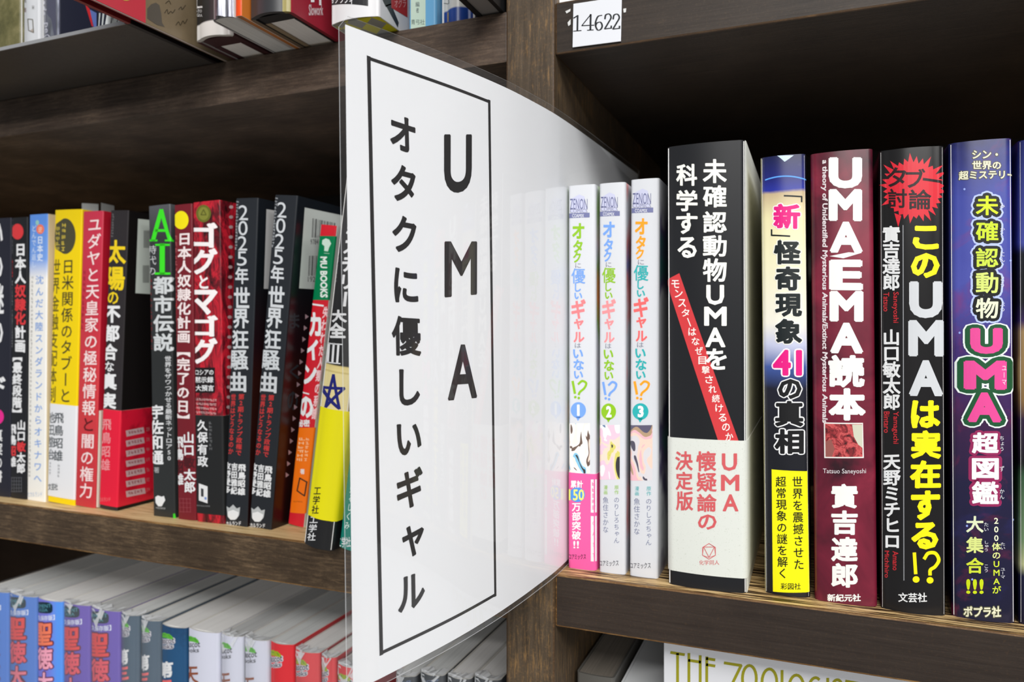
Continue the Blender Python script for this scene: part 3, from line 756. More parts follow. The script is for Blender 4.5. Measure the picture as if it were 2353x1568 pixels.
# blue space book
m8 = zramp('deep_space_print', 187, [(0, (24, 24, 50)), (.28, (34, 30, 62)), (.42, (62, 32, 72)), (.55, (66, 44, 110)), (.70, (78, 84, 170)), (.88, (64, 74, 160)), (.97, (40, 46, 110)), (1, (30, 34, 84))], .16, 40, [(60, .58, .72, (150, 34, 74), .62), (34, .52, .66, (58, 60, 146), .5)], .25)
bk = B('dark blue space book with yellow and pink outlined title and small reading marks', 2189, 2336, 2182, 322, 334, group=G, r=2.8, bulge=.9, spine=m8, depth=150)
L = bk.L(); C8 = (238, 236, 206)
for tx, l, t, r, b_ in (('シン・', 2234, 346, 2293, 365), ('世界の', 2234, 370, 2300, 390), ('超ミステリー', 2203, 394, 2330, 414)): L.rect(tx, l, t, r, b_, (96, 92, 74), .02, .06, grow=.07, rnd=True); L.rect(tx, l, t, r, b_, C8, .025, .1)
for ch, t, b_, c in (('未', 450, 495, (214, 232, 22)), ('確', 509, 554, (206, 226, 40)), ('認', 570, 614, (206, 226, 70)), ('動', 626, 674, (216, 230, 120)), ('物', 685, 732, (232, 238, 206))):
    L.rect(ch, 2242, t, 2294, b_, (184, 198, 248), .03, .05, 1, grow=.24, rnd=True); L.rect(ch, 2242, t, 2294, b_, (14, 15, 16), .03, .08, 1, grow=.15, rnd=True); L.rect(ch, 2242, t, 2294, b_, c, .022, .14)
for ch, l, t, r, b_ in (('U', 2229, 754, 2304, 813), ('M', 2214, 829, 2313, 895), ('A', 2223, 902, 2301, 970)):
    L.rect(ch, l, t, r, b_, (232, 240, 238), .05, .15, 4, grow=.15, rnd=True); L.rect(ch, l, t, r, b_, (28, 84, 50), .05, .17, 4, grow=.11, rnd=True)
for ch, l, t, r, b_ in (('U', 2229, 754, 2304, 813), ('M', 2214, 829, 2313, 895), ('A', 2223, 902, 2301, 970)): L.rect(ch, l, t, r, b_, (230, 76, 152), .06, .2, 4)
for ch, t, b_ in (('超', 994, 1042), ('図', 1053, 1102), ('鑑', 1106, 1158)): L.rect(ch, 2233, t, 2295, b_, (150, 40, 90), .03, .06, 1, grow=.11, rnd=True); L.rect(ch, 2233, t, 2295, b_, (246, 246, 248), .036, .12)
for ch, t, b_, c in (('大', 1186, 1224, (226, 234, 196)), ('集', 1234, 1271, (222, 232, 140)), ('合', 1282, 1318, (212, 228, 60)), ('!!!', 1331, 1365, (206, 224, 24))): L.rect(ch, 2220, t, 2260, b_, c, .026, .1)
L.col('200体のUMAが', 2289, 1187, 2290, 1366, 21, [(232, 236, 206)] * 3 + [(224, 232, 150)] * 2 + [(210, 226, 60)] * 4, .02)
for tx, l, t, r, b_ in (('ポプラ社', 2214, 1393, 2300, 1418),): L.rect(tx, l, t, r, b_, (96, 96, 72), .02, .06, grow=.08, rnd=True); L.rect(tx, l, t, r, b_, C8, .03, .1)
L.build('title_lettering', bk.root)
L = bk.L(); WR = (232, 232, 240)
for tx, y0, y1, x in (('み', 466, 480, 2303), ('かく', 522, 546, 2303), ('にん', 578, 604, 2303), ('とう', 634, 662, 2303), ('ぶつ', 694, 718, 2303), ('ユーマ', 838, 886, 2307), ('ちょう', 1001, 1038, 2302), ('ず', 1070, 1085, 2302), ('かん', 1123, 1148, 2302), ('たい', 1200, 1222, 2266), ('しゅう', 1242, 1268, 2266), ('こう', 1296, 1316, 2266), ('たい', 1246, 1264, 2304), ('ユーマ', 1304, 1330, 2304)): L.col(tx, x, y0, x, y1, 12, WR, 0, lift=.24)
for x, y in ((2216, 435), (2331, 412), (2205, 765), (2322, 599), (2222, 777), (2330, 1195), (2222, 1209), (2234, 1332), (2214, 780)): L.disc(x, y, 2.6, 2.6, (150, 168, 236), .07, 10)
L.build('reading_marks', bk.root)
m9 = zramp('creature_book_print', 187, [(0, (24, 24, 50)), (.1, (30, 30, 62)), (.12, (196, 200, 150)), (.17, (120, 150, 110)), (.3, (60, 96, 66)), (.33, (24, 22, 26)), (.42, (52, 34, 66)), (.46, (150, 116, 70)), (.6, (170, 140, 96)), (.62, (60, 40, 90)), (.66, (24, 24, 28)), (.76, (28, 30, 36)), (.78, (76, 84, 170)), (1, (34, 40, 100))], .02, 60)
B('blue patterned book cut off at the far right of the middle shelf', 2344, 2486, 2342, 316, 335, group=G, r=2.6, bulge=.8, spine=m9, depth=150)

# ================================================================== middle left shelf
G = 'books on the middle left shelf'
WH, SIL = (232, 233, 235), (206, 210, 214)
bk = B('dark navy book cut off at the far left end of the middle left shelf', -24, 21, -22, 502, 335, group=G, r=1, spine=mat((36, 37, 48), .35))
L = bk.L()
L.col('いの謎の', -9, 498, -8, 800, 30, WH, .02)
L.build('title_lettering', bk.root)
L = bk.L(); L.rect('ド', -14, 866, 13, 908, WH, .03); L.build('title_character', bk.root)
L = bk.L(); L.col('真実の書', -2, 985, -3, 1110, 16, WH, .02); L.build('author_lettering', bk.root)
L = bk.L(); L.disc(-4, 958, 13, 17, (226, 40, 140), .08); L.build('pink_dot', bk.root)

bk = B('black book with red dot at top and white and red title', 23, 59, 26, 500, 335, group=G, r=1, bulge=.3, spine=mat(BLACKC, .34))
L = bk.L(); RD = (216, 58, 62)
L.disc(40.5, 532.5, 13.5, 18, RD, .07)
L.col('日本人奴隷化計画', 47, 558, 46, 811, 25, [WH] * 3 + [RD] * 3 + [WH] * 2, .036); L.col('【最終段階】', 40, 805, 38.5, 965, 22, WH, .034, em=.98)
L.col('山口敏太郎', 49, 965, 48, 1089, 20, [WH, WH, RD, WH, WH], .035); L.col('飛鳥昭雄', 29, 974, 28.5, 1074, 15, [WH, WH, RD, WH], .035)
L.marks(28, 506, 28, 585, 3, 14, (150, 152, 158)); L.marks(27.5, 590, 27.5, 640, 5, 6, RD); L.marks(27.5, 645, 27.5, 800, 4, 24, (150, 152, 158))
for k in range(5): L.line([(26, 1098 + k * 8), (50, 1098 + k * 8)], 1, (96, 98, 104)); L.line([(27 + k * 5.6, 1097), (27 + k * 5.6, 1131)], 1, (96, 98, 104))
L.build('spine_print', bk.root)

m2 = zramp('blue_to_cream_print', 186, [(0, (238, 236, 230)), (.79, (240, 238, 234)), (.86, (118, 160, 230)), (1, (92, 144, 226))])
bk = B('thin white book with sky blue top and pale blue title', 61, 103, 66.5, 493, 335, group=G, r=1.2, bulge=.2, spine=m2, left=mat((236, 232, 222)), right=mat((226, 208, 170)))
L = bk.L(); LB = (128, 164, 222)
L.disc(92.6, 527, 9, 11, (240, 120, 90), .07); L.rect('逆', 88, 521, 97, 534, (250, 220, 200), 0); L.disc(86, 512, 4, 6, (150, 200, 190), .06)
L.col('日本史', 92.5, 542, 92, 601, 14, (226, 236, 250), .02); L.col('どんでん返し', 78.5, 517, 78, 616, 11, (210, 226, 248), .01)
L.col('沈んだ大陸スンダランドからオキナワへ', 91, 630, 86.5, 1113, 19, LB, .014, em=.8)
L.marks(75, 634, 70, 958, 4, 34, (150, 148, 144)); L.marks(70, 964, 68, 1100, 4, 14, (140, 138, 136)); L.rect('ヒカルランド', 65, 1131, 97, 1142, (150, 176, 214))
L.build('spine_print', bk.root)

bk = B('yellow book with dark oval at top and white paper band', 108, 170, 125, 483, 335, group=G, r=1, bulge=.3, spine=mat((240, 208, 10), .3))
L = bk.L(); DK = (58, 54, 34)
pts = [(150 + 24 * math.cos(a), 543 + 41 * math.sin(a)) for a in [(-100 + k * 200 / 18) * math.pi / 180 for k in range(19)]] + [(128, 572), (126, 545), (129, 515)]
L.poly(pts, (74, 72, 52), .07); L.marks(148, 512, 146, 580, 9, 5, (214, 190, 70), .1); L.marks(134, 520, 133, 578, 9, 5, (200, 180, 70), .1)
L.col('日米関係のタブーと', 157, 594, 149.5, 928, 28, DK, .008); L.col('世界金融支配体制', 129.5, 594, 118, 927, 18, (110, 98, 30), .014)
L.build('title_lettering', bk.root)
bk.obi(930, 1144, (228, 229, 233), 140, 'white paper band')
L = bk.L(); q = .42
L.col('飛鳥昭雄', 137, 946, 134, 1062, 23, (82, 88, 92), .014, em=.9, lift=q); L.col('池田整治', 119, 946, 116.5, 1058, 14, (110, 114, 118), .014, lift=q)
L.marks(137, 1066, 136, 1098, 5, 4, (150, 152, 156), q); L.marks(117, 1062, 116, 1092, 4, 4, (150, 152, 156), q); L.rect('文芸社', 112, 1111, 134, 1127, (84, 88, 90), .02, q)
L.build('band_lettering', bk.band)

bk = B('red book with pale vertical title and a beige flap strip', 171, 217, 190, 486, 335, group=G, r=1, bulge=.3, spine=zramp('red_cover_print', 185, [(0, (196, 50, 58)), (.42, (206, 58, 64)), (.7, (196, 46, 66)), (1, (200, 52, 76))]), right=mat((176, 24, 44), .34))
L = bk.L(); PK = (244, 222, 222)
tx = 'ユダヤと天皇家の極秘情報と闇の権力'; L.col(tx, 218, 497, 197, 1147, 32, [(90, 20, 26) if i == 12 else PK for i in range(17)], .012, em=.94)
L.marks(195, 620, 189, 760, 5, 10, (150, 36, 50)); L.build('title_lettering', bk.root)
b = MB(); x = bk.w / 2; z0, z1 = .6, bk.loc(221, 944)[1]
b.box(x + .12, x + 1.9, 1.2, 70, z0, z1, mat((214, 200, 186), .6)); fp = b.build('flap', bk.root); fp['label'] = 'beige paper flap edge'

bk = B('black book with yellow and white title and bright red paper band', 227, 268, 253, 484, 335, group=G, r=1, bulge=.3, spine=mat((46, 42, 44), .3), left=mat(BLACKC), right=mat((20, 17, 17), .4), depth=128)
L = bk.L(); YL = (240, 208, 30)
for ch, l, t, r, b_, c, w in (('太', 249, 552, 289, 606, YL, .03), ('陽', 244, 614, 287, 667, YL, .03), ('の', 248, 671, 272, 699, YL, .02), ('不', 243, 703, 277, 742, WH, .04), ('都', 242, 747, 275, 785, WH, .035), ('合', 240, 790, 270, 828, WH, .035), ('な', 242, 831, 262, 854, WH, .02), ('真', 236, 857, 268, 896, WH, .035), ('実', 235, 902, 267, 940, WH, .04)): L.rect(ch, l, t, r, b_, c, w)
L.marks(261, 490, 258, 546, 5, 9, (120, 116, 118)); L.build('title_lettering', bk.root)
bk.obi(941, 1163, (226, 28, 58), 250, 'bright red paper band', depth=124, right=zramp('red_band_print', 186, [(0, (222, 26, 54)), (.5, (216, 26, 54)), (1, (206, 26, 52))], 0, 60, [(40, .52, .6, (90, 8, 18), .7)]))
L = bk.L(); L.col('飛鳥昭雄', 247, 960, 243, 1084, 21, (236, 150, 156), .014, em=.9, lift=.42); L.rect('ヒカルランド', 228, 1143, 255, 1152, (230, 140, 146), 0, .42); L.build('band_lettering', bk.band)
L = bk.LR()
for k in range(7):
    y = 987 + 23.2 * k; L.quad([(288, y + 3), (329 + k * .5, y - 5), (331 + k * .5, y + 8), (290, y + 17)], (208, 176, 180), .35, 1)
    L.marks(293, y + 9, 327, y + 2, 7, 5, (150, 30, 46), .42, row=True); L.marks(335, y + 1, 343, y, 9, 2, (206, 130, 136), .42, row=True)
L.build('band_side_print', bk.band)
L = bk.LR(); L.quad([(317, 503), (345, 506), (345, 676), (311, 674)], (204, 212, 204), .08, 2)
for k in range(9): L.box(330 + k * 1.7, 530, 330.8 + k * 1.7, 570, (60, 60, 60), .12, 1); L.box(328 + k * 1.7, 610, 328.8 + k * 1.7, 650, (60, 60, 60), .12, 1)
L.build('barcode_panel', bk.root)
# paper slips standing up out of the two books above
for (x0, x1, yt, yb, Y, sl, lab) in ((188, 226, 467, 492, 352, 2, 'white paper slip poking up behind the red book'), (232, 262, 466, 492, 366, 7, 'grey white paper slip poking up behind the black book with red band')):
    b = MB(); q = [Pt(x0, yb + 8, Y), Pt(x1, yb + 8, Y + 14), Pt(x1, yt + sl, Y + 14), Pt(x0, yt, Y)]; q = [p - q[0] for p in q]
    b.poly(q, mat((206, 208, 206), .6)); k = [p + Vector((-.2, .3, 0)) for p in q]; b.poly(k[::-1], mat((206, 208, 206), .6))
    for a in range(4): b.poly([q[a], k[a], k[(a + 1) % 4], q[(a + 1) % 4]], mat((206, 208, 206), .6))
    o = b.build('paper_slip'); o.location = W(*Pt(x0, yb + 8, Y)); tag(o, lab, 'paper slip', 'paper slips sticking out of books')

bk = B('black book with large green slab letters A and I above white title', 351, 401, 340, 472, 335, group=G, r=1, bulge=.3, spine=zramp('charcoal_print', 188, [(0, (44, 46, 46)), (.5, (40, 42, 42)), (.9, (52, 54, 56)), (1, (84, 86, 90))]))
L = bk.L(); GR = (62, 224, 40)
L.line([(352, 552), (371, 484), (391, 552)], 9.5, GR, .09); L.line([(358, 530), (385, 530)], 6, GR, .09); L.line([(344, 553), (361, 553)], 4, GR, .09); L.line([(380, 553), (398, 553)], 4, GR, .09)
L.line([(373, 563), (373, 628)], 12, GR, .09); L.line([(358, 563), (389, 563)], 4.5, GR, .09); L.line([(357, 629), (390, 629)], 5, GR, .09)
L.col('時代の', 349, 562, 348, 635, 20, (200, 202, 204), .0, em=.9); L.col('都市伝説', 374, 634, 374, 809, 46, (206, 210, 212), .03, em=.96)
L.col('宇佐和通', 360, 930, 360, 1069, 29, WH, .03, em=.98); L.rect('著', 354, 1074, 366, 1087, (190, 192, 194), 0)
L.col('世界をザワつかせる最新ネットロア50', 386, 818, 389, 1060, 16, (206, 208, 210), .02); L.marks(346, 640, 348, 806, 7, 12, (120, 46, 48))
L.poly([(357, 1143), (363, 1139), (372, 1142), (377, 1140), (380, 1150), (375, 1158), (372, 1164), (364, 1164), (358, 1156)], WH, .09); L.marks(358, 1168, 381, 1169, 4, 7, (190, 192, 194), row=True)
L.poly([(398, 1181), (401, 1181), (402, 1192), (398, 1192)], (60, 200, 40), .08)
L.build('spine_print', bk.root)

bk = B('dark red thin book with yellow dot at top and white title', 408, 449, 399, 470, 335, group=G, r=1, bulge=.3, spine=mat((116, 30, 40), .34))
L = bk.L()
L.disc(416.5, 506, 17, 21, (244, 226, 20), .09); L.col('日本人奴隷化計画【完了の日】', 424, 533, 420, 982, 31, (240, 226, 226), .028, em=.94)
L.col('山口敏太郎', 433, 992, 436, 1134, 26, [WH, WH, (74, 26, 32), WH, WH], .03); L.col('飛鳥昭雄', 412, 1002, 412, 1116, 18, [WH, WH, (74, 26, 32), WH], .03)
L.marks(405, 540, 403, 980, 6, 30, (170, 84, 90)); L.marks(404, 680, 403, 740, 6, 4, (220, 60, 60))
for k in range(4): L.line([(412, 1146 + 10 * k), (439, 1147 + 10 * k)], 1, (150, 70, 78)); L.line([(413 + 8 * k, 1145), (414 + 8 * k, 1178)], 1, (150, 70, 78))
L.build('spine_print', bk.root)

g = NT('red_black_streaks'); v = g.mapping((1.3, 1, .45)); m8b = g.done(g.ramp(g.noise(v, 70, 7, .7, 1.6), [(.36, (40, 12, 16)), (.47, (110, 20, 32)), (.57, (206, 34, 52)), (.67, (84, 16, 24))]), .32)
bk = B('red and black streaked book with gold emblem and large white title', 451, 514, 442, 463, 335, group=G, r=1, bulge=.3, spine=m8b)
L = bk.L()
L.disc(468, 491, 17, 20, (104, 106, 40), .08); L.disc(468, 491, 12, 15, (132, 134, 56), .1); L.line([(468, 482), (462, 494), (474, 494)], 2, (84, 86, 30), .12, True)
for ch, l, t, r, b_, w in (('ゴ', 442, 512, 500, 569, .036), ('グ', 443, 571, 500, 631, .036), ('と', 458, 633, 479, 664, .03), ('マ', 442, 666, 500, 723, .036), ('ゴ', 443, 725, 501, 773, .036), ('グ', 444, 777, 500, 836, .036)): L.rect(ch, l, t, r, b_, (246, 240, 240), w, .1)
L.box(447, 845, 494, 903, (30, 24, 26), .06); L.rect('ロシアの', 449, 850, 491, 862, WH, .02, .1); L.rect('黙示録', 449, 866, 491, 880, WH, .02, .1); L.rect('大預言', 450, 885, 492, 899, WH, .02, .1)
for k in range(4): L.marks(448, 918 + 10 * k, 498, 921 + 10 * k, 6, 12, (226, 190, 190), .08, row=True)
L.build('title_lettering', bk.root)
bk.obi(955, 1182, (34, 35, 36), 480, 'black paper band')
L = bk.L(); L.col('久保有政', 466, 964, 467, 1074, 24, WH, .028, em=.94, lift=.42); L.marks(485, 968, 486, 1036, 7, 8, (110, 112, 114), .42)
L.quad([(458, 1111), (478, 1118), (478, 1157), (458, 1150)], WH, .38, 1); L.quad([(463, 1122), (469, 1124), (469, 1142), (463, 1141)], (60, 62, 66), .42, 1); L.quad([(471, 1142), (476, 1143), (476, 1149), (471, 1148)], (120, 150, 210), .42, 1); L.marks(453, 1162, 484, 1164, 4, 8, (130, 132, 134), .42, row=True)
L.build('band_lettering', bk.band)
L = bk.LR()
for k in range(22): L.disc(531 - k * .3, 476 + 23 * k, 5, 4, (200, 170, 172), .08, 8)
L.build('side_marks', bk.root)

twin = []
for i, (bl, br, tl, ty, lab) in enumerate(((516, 567, 541, 456, 'left of the twin black books with silver titles and crown mark at foot'), (571, 622, 631, 448, 'right of the twin black books with silver titles, its white barcode panel showing'))):
    side = zramp('dark_cover_side_%d' % i, 188, [(0, (30, 12, 14)), (.2, (46, 18, 14)), (.45, (52, 22, 18)), (.55, (34, 14, 20)), (.75, (18, 22, 26)), (1, (26, 30, 36))], .05, 50)
    bk = B(lab, bl, br, tl, ty, 335.5, group=G, r=1, bulge=.3, spine=mat((38, 41, 46), .3), left=mat(BLACKC), right=side); twin.append(bk)
    L = bk.shifted(twin[0])
    for ch, l, t, r, b_ in (('2', 549, 472, 570, 506), ('0', 548, 508, 569, 541), ('2', 547, 543, 568, 576), ('5', 545, 578, 567, 611)): L.rect(ch, l, t, r, b_, SIL, .0, .1, 4)
    for ch, l, t, r, b_ in (('年', 541, 614, 571, 653), ('世', 538, 660, 574, 708), ('界', 536, 710, 572, 755), ('狂', 534, 759, 571, 802), ('騒', 530, 805, 569, 850), ('曲', 527, 855, 566, 901)): L.rect(ch, l, t, r, b_, SIL, .024, .1)
    L.marks(546, 460, 542, 575, 7, 16, (170, 174, 178)); RR = (200, 58, 58)
    L.col('第2期トランプ政権で', 555, 905, 548, 1048, 14, RR, .024); L.col('世界はどうなるのか', 537, 905, 530, 1045, 12, RR, .024)
    L.col('飛鳥昭雄', 556, 1066, 554.5, 1139, 18, WH, .036); L.col('吉田雅紀', 539, 1064, 537.5, 1137, 15, WH, .036); L.col('牧野愛多', 523, 1062, 522, 1135, 14, WH, .036)
    L.poly([(521, 1164), (527, 1168), (536, 1160), (544, 1169), (552, 1166), (550, 1184), (543, 1194), (530, 1194), (523, 1186)], (186, 190, 192), .08); L.poly([(524, 1176), (536, 1172), (549, 1178), (547, 1188), (540, 1195), (530, 1195), (524, 1188)], (232, 234, 236), .1)
    L.rect('ヒカルランド', 517, 1198, 554, 1208, WH, .02)
    L.build('spine_print', bk.root)
bk = twin[0]; L = bk.LR(); L.quad([(612, 481), (632, 484), (625, 664), (606, 664)], (206, 206, 206), .08, 2); L.build('barcode_panel', bk.root)
bk = twin[1]; L = bk.LR(); L.quad([(700, 477), (790, 496), (778, 668), (687, 663)], (210, 216, 212), .08, 3)
for k, w in enumerate((2, 1, 3, 1, 1, 2, 3, 1, 2, 1, 3, 1, 2, 2, 1, 3)):
    x = 718 + k * 3.3; L.quad([(x, 502 + k * .7), (x + w * .8, 502 + k * .7), (x + w * .8 - 2, 546), (x - 2, 546)], (70, 70, 72), .12, 1); L.quad([(x - 8, 588), (x - 8 + w * .8, 588), (x - 10 + w * .8, 634), (x - 10, 634)], (70, 70, 72), .12, 1)
L.rect('9784', 713, 550, 731, 562, (80, 80, 82), 0, .12); L.rect('192', 707, 636, 724, 648, (80, 80, 82), 0, .12)
L.build('barcode_panel', bk.root)
L = bk.LR()
for k in range(15):
    x, y = 705 - k * 3.2, 728 + k * 26; L.poly([(x - 4, y - 6), (x + 4, y), (x - 4, y + 6)], (196, 160, 170), .1)
L.build('arrow_marks', bk.root)
for ch, x, t, b_ in (('ま', 664, 720, 756), ('く', 664, 838, 872), ('の', 660, 900, 944)): L = bk.LR(); L.rect(ch, x, t, x + 24, b_, (52, 54, 60), .02, .08); L.build('cover_character', bk.root)

# three leaning books next to the sign
mred = mat((206, 34, 48), .3)
bk = B('leaning red paperback with green block at top and orange lower spine', 660, 696, 736, 514, 347, group=G, r=1.2, bulge=.3, spine=mred, left=mat(BLACKC), right=mat((214, 216, 210), .5))
L = bk.L(); GN = (0, 122, 74)
L.quad([(733, 543), (771, 543), (756, 690), (718, 690)], GN, .06, 4)
L.poly([(741, 552), (749, 548), (757, 551), (761, 560), (756, 570), (754, 578), (745, 577), (746, 566), (740, 561)], (200, 224, 210), .09); L.line([(745, 582), (757, 583)], 1.2, (160, 200, 180), .09)
A = L.loc(757, 588); 
L.rect('MU BOOKS', 736, 590, 752, 684, (226, 236, 230), .04, .1, turn=True)
L.line([(717, 699), (743, 703)], 4, WH, .09); L.line([(692, 900), (710, 906)], 3, WH, .09)
for ch, l, t, r, b_ in (('カ', 711, 718, 737, 773), ('イ', 704, 781, 731, 828), ('ン', 698, 836, 727, 883), ('の', 690, 911, 718, 961)): L.rect(ch, l, t, r, b_, WH, .045, .1)
L.rect('秘密', 686, 964, 712, 981, WH, .03, .1); L.col('失われた人類の系譜', 750, 704, 722, 965, 16, (240, 200, 204), .03)
L.quad([(686, 983), (723, 983), (704, 1180), (667, 1178)], (240, 116, 20), .07, 4); L.marks(695, 1005, 689, 1062, 14, 6, (248, 196, 150), .1); L.marks(708, 1005, 703, 1062, 8, 6, (248, 196, 150), .1); L.rect('著', 690, 1078, 700, 1090, WH, .02, .1)
L.line([(689, 1099), (705, 1108), (700, 1140), (683, 1128)], 3, (50, 40, 30), .1, True); L.marks(674, 1153, 696, 1154, 3, 7, (120, 60, 20), .1, row=True)
L.build('spine_print', bk.root)

m12 = zramp('black_cream_print', 190, [(0, (32, 32, 34)), (.375, (34, 34, 35)), (.376, (236, 220, 158)), (.478, (236, 220, 158)), (.48, (206, 184, 110)), (.484, (236, 218, 150)), (.497, (226, 206, 136)), (.499, (36, 35, 36)), (1, (40, 39, 40))], 0)
bk = B('leaning black book with blue star and wide plain yellow paper band', 691, 757, 790, 484, 313, group=G, r=3, bulge=1.4, spine=m12, left=mat(BLACKC), right=mat(BLACKC), h=190)
L = bk.L()
star = [(765 + 30 * math.sin(k * 2 * math.pi / 5 + .05) * (.9 if k != 0 else 1), 904 - 42 * math.cos(k * 2 * math.pi / 5 + .05)) for k in range(5)]
L.line([star[k] for k in (0, 2, 4, 1, 3)], 6.5, (36, 40, 120), .1, True)
for k in range(3): L.line([(756 + 11 * k - 0, 789 + k), (753 + 11 * k, 832 + k)], 5, WH, .1)
L.line([(752, 789), (787, 792)], 2.6, WH, .1); L.line([(748, 832), (782, 836)], 2.6, WH, .1)
for ch, l, t, r, b_ in (('大', 763, 712, 796, 741), ('全', 757, 742, 793, 777)): L.rect(ch, l, t, r, b_, WH, .045, .1)
L.col('ミステリー', 812, 505, 791, 708, 38, WH, .04, em=.95); L.marks(786, 520, 772, 650, 4, 14, (120, 122, 124))
L.build('title_lettering', bk.root)
bk.obi(936, 1196, (242, 232, 16), 745, 'plain yellow paper band', depth=110)
L = bk.L(); L.col('工学社', 731, 1117, 724, 1182, 17, (44, 44, 26), .014, lift=.45); L.build('band_lettering', bk.band)
L = bk.L(); L.col('工学社', 722, 1185, 714, 1244, 20, WH, .02); L.build('publisher_lettering', bk.root)

bk = B('leaning teal book half hidden behind the sign edge', 775, 830, 874, 560, 317, group=G, r=1.4, bulge=1, spine=zramp('teal_print', 170, [(0, (16, 132, 116)), (.345, (18, 136, 120)), (.348, (40, 44, 46)), (.39, (44, 46, 48)), (.395, (206, 100, 60)), (.435, (206, 110, 70)), (.44, (130, 140, 190)), (.47, (40, 44, 46)), (1, (44, 46, 48))]), h=188)
L = bk.L()
L.col('ゲームを動かす', 806, 1020, 779, 1205, 12, (214, 236, 228), .02, em=.9); L.col('工学的に知るしくみ', 826, 1030, 796, 1218, 13, (214, 236, 228), .02, em=.9); L.rect('工学社', 777, 1234, 806, 1257, WH, .02)
L.build('spine_print', bk.root)

# ================================================================== lower left shelf (seen from above)
G = 'books on the lower left shelf'
def wrap(bk, seed):
    rr = random.Random(seed)
    w = bk.shell('plastic_wrap', 2, bk.h + .9, .55, .02, bk.d - 2, WRAP, WRAP, WRAP); w['label'] = 'clear shrink wrap'
    w.data.materials.clear(); [w.data.materials.append(WRAP) for _ in range(4)]
    b = MB(); hw = bk.w / 2; H = bk.h; P = lambda x, z, l=.75: (x, bk.f(max(-hw, min(hw, x))) - l, z)
    x1 = -hw + bk.w * rr.uniform(.35, .75); xm = -hw + bk.w * rr.uniform(.15, .4); dz = rr.uniform(6, 13)
    b.poly([P(-hw, H + 1), P(x1, H + 1.2), P(xm, H - dz), P(-hw + .2, H - dz * .5)], WRAP_FOLD)
    b.poly([P(-hw + .3, H - 1, .9), P(x1 + 2, H + .2, .95), P(x1 - 1, H - dz * .5, .85)], WRAP_FOLD)
    n = 9; prev = None
    for k in range(n + 1):                       # crumpled rim folding over the top edge
        x = -hw + .2 + (bk.w - .4) * k / n; y = bk.f(x); a, c = P(x, H + rr.uniform(.3, 1.6), .7), (x, y + rr.uniform(3, 8), H + rr.uniform(.1, 1.3))
        if prev: b.poly([prev[0], a, c, prev[1]], WRAP_FOLD)
        prev = (a, c)
    b.build('wrap_fold', w)
    return w
lower = {}
PGV = [PAGES, PAGES_GREY, pages('page_edges_mid', (176, 177, 177), (212, 213, 213)), PAGES, PAGES_GREY]
def LB(key, x0, x1, ty, spine, label, wrapped=0, r=2.2, bulge=1.6, hard=False, pg=None, dY=0, **k):
    pg = pg or PGV[ord(key) * 7 % 5]
    bk = B(label, x0, x1, x0, ty, 345 + dY, zb=LT, group=G, top=True, r=r, bulge=bulge, spine=spine, hard=hard, pg=pg, depth=140, inset=.3 if not hard else 2.5, t=.8, **k); lower[key] = bk
    if wrapped: wrap(bk, wrapped)
    return bk
cloth_b = zramp('mid_blue_print', 190, [(0, (60, 110, 196)), (1, (70, 122, 206))], .1, 300)
cloth_b2 = NT('blue_violet_print'); cloth_b2 = cloth_b2.done(cloth_b2.mix(cloth_b2.ramp(cloth_b2.math('MULTIPLY', cloth_b2.z()[0], 60), [(-.0, (255, 255, 255)), (.5, (0, 0, 0))]), (88, 150, 240), (122, 122, 220)), .35)
cloth_v = zramp('violet_print', 190, [(0, (92, 72, 168)), (1, (104, 80, 178))], .1, 300)
cloth_n = zramp('navy_teal_print', 190, [(0, (34, 84, 128)), (.9, (36, 82, 124)), (1, (30, 66, 104))], .2, 400)
cloth_n2 = zramp('slate_print', 190, [(0, (58, 82, 106)), (1, (60, 84, 104))], .2, 400)
mw = mat((214, 216, 232), .34); mr = mat((222, 52, 60), .32)
LB('a', -44, 13, 1360, cloth_b, 'blue book cut off at the far left of the lower shelf', 3)
LB('b', 16, 77, 1370, cloth_b, 'blue book in crumpled clear wrap, second from left on the lower shelf', 5)
LB('c', 80, 137, 1381, cloth_b2, 'bright blue unwrapped book with dark oval and orange to pink title')
LB('d', 140, 200, 1390, cloth_v, 'left one of two violet books in clear wrap on the lower shelf', 8)
LB('e', 203, 269, 1403, cloth_v, 'right one of two violet books in clear wrap, beside slate blue spines', 11)
LB('f', 272, 313, 1415, cloth_n2, 'left one of two narrow slate blue wrapped books with green hill mark', 12)
LB('g', 318, 362, 1427, cloth_n2, 'right one of two narrow slate blue wrapped books with green hill mark', 13)
LB('h', 365, 422, 1442, cloth_n, 'deep blue unwrapped book with green hill mark on the lower shelf')
LB('i', 426, 497, 1452, mw, 'widest white book with green hill mark and brown character, unwrapped')
LB('j', 502, 552, 1463, mw, 'white book in clear wrap between two white books on lower shelf', 15)
LB('k', 556, 611, 1472, mw, 'white book beside the bright red books on the lower shelf', 16)
LB('l', 615, 669, 1481, mr, 'bright red unwrapped book with green hill mark and black letter W')
LB('m', 673, 729, 1500, mr, 'red book in clear wrap, right of the unwrapped red book', 18)
LB('n', 733, 766, 1513, mr, 'narrow red wrapped book between two wrapped red books', 19)
LB('o', 770, 832, 1535, mr, 'red wrapped book seen through the clear edge of the sign', 20)
DKB = mat((46, 52, 60), .32)
LB('p', 905, 950, 1556, DKB, 'dark wrapped book under the sign, leftmost of four', 21)
LB('q', 962, 1016, 1553, DKB, 'dark wrapped book under the sign, second of four from left', 22)
LB('r', 1024, 1078, 1561, DKB, 'dark wrapped book under the sign, third of four from left', 23)
LB('s', 1086, 1146, 1563, DKB, 'dark wrapped book under the sign, next to the upright', 24)
ref = lower['c']
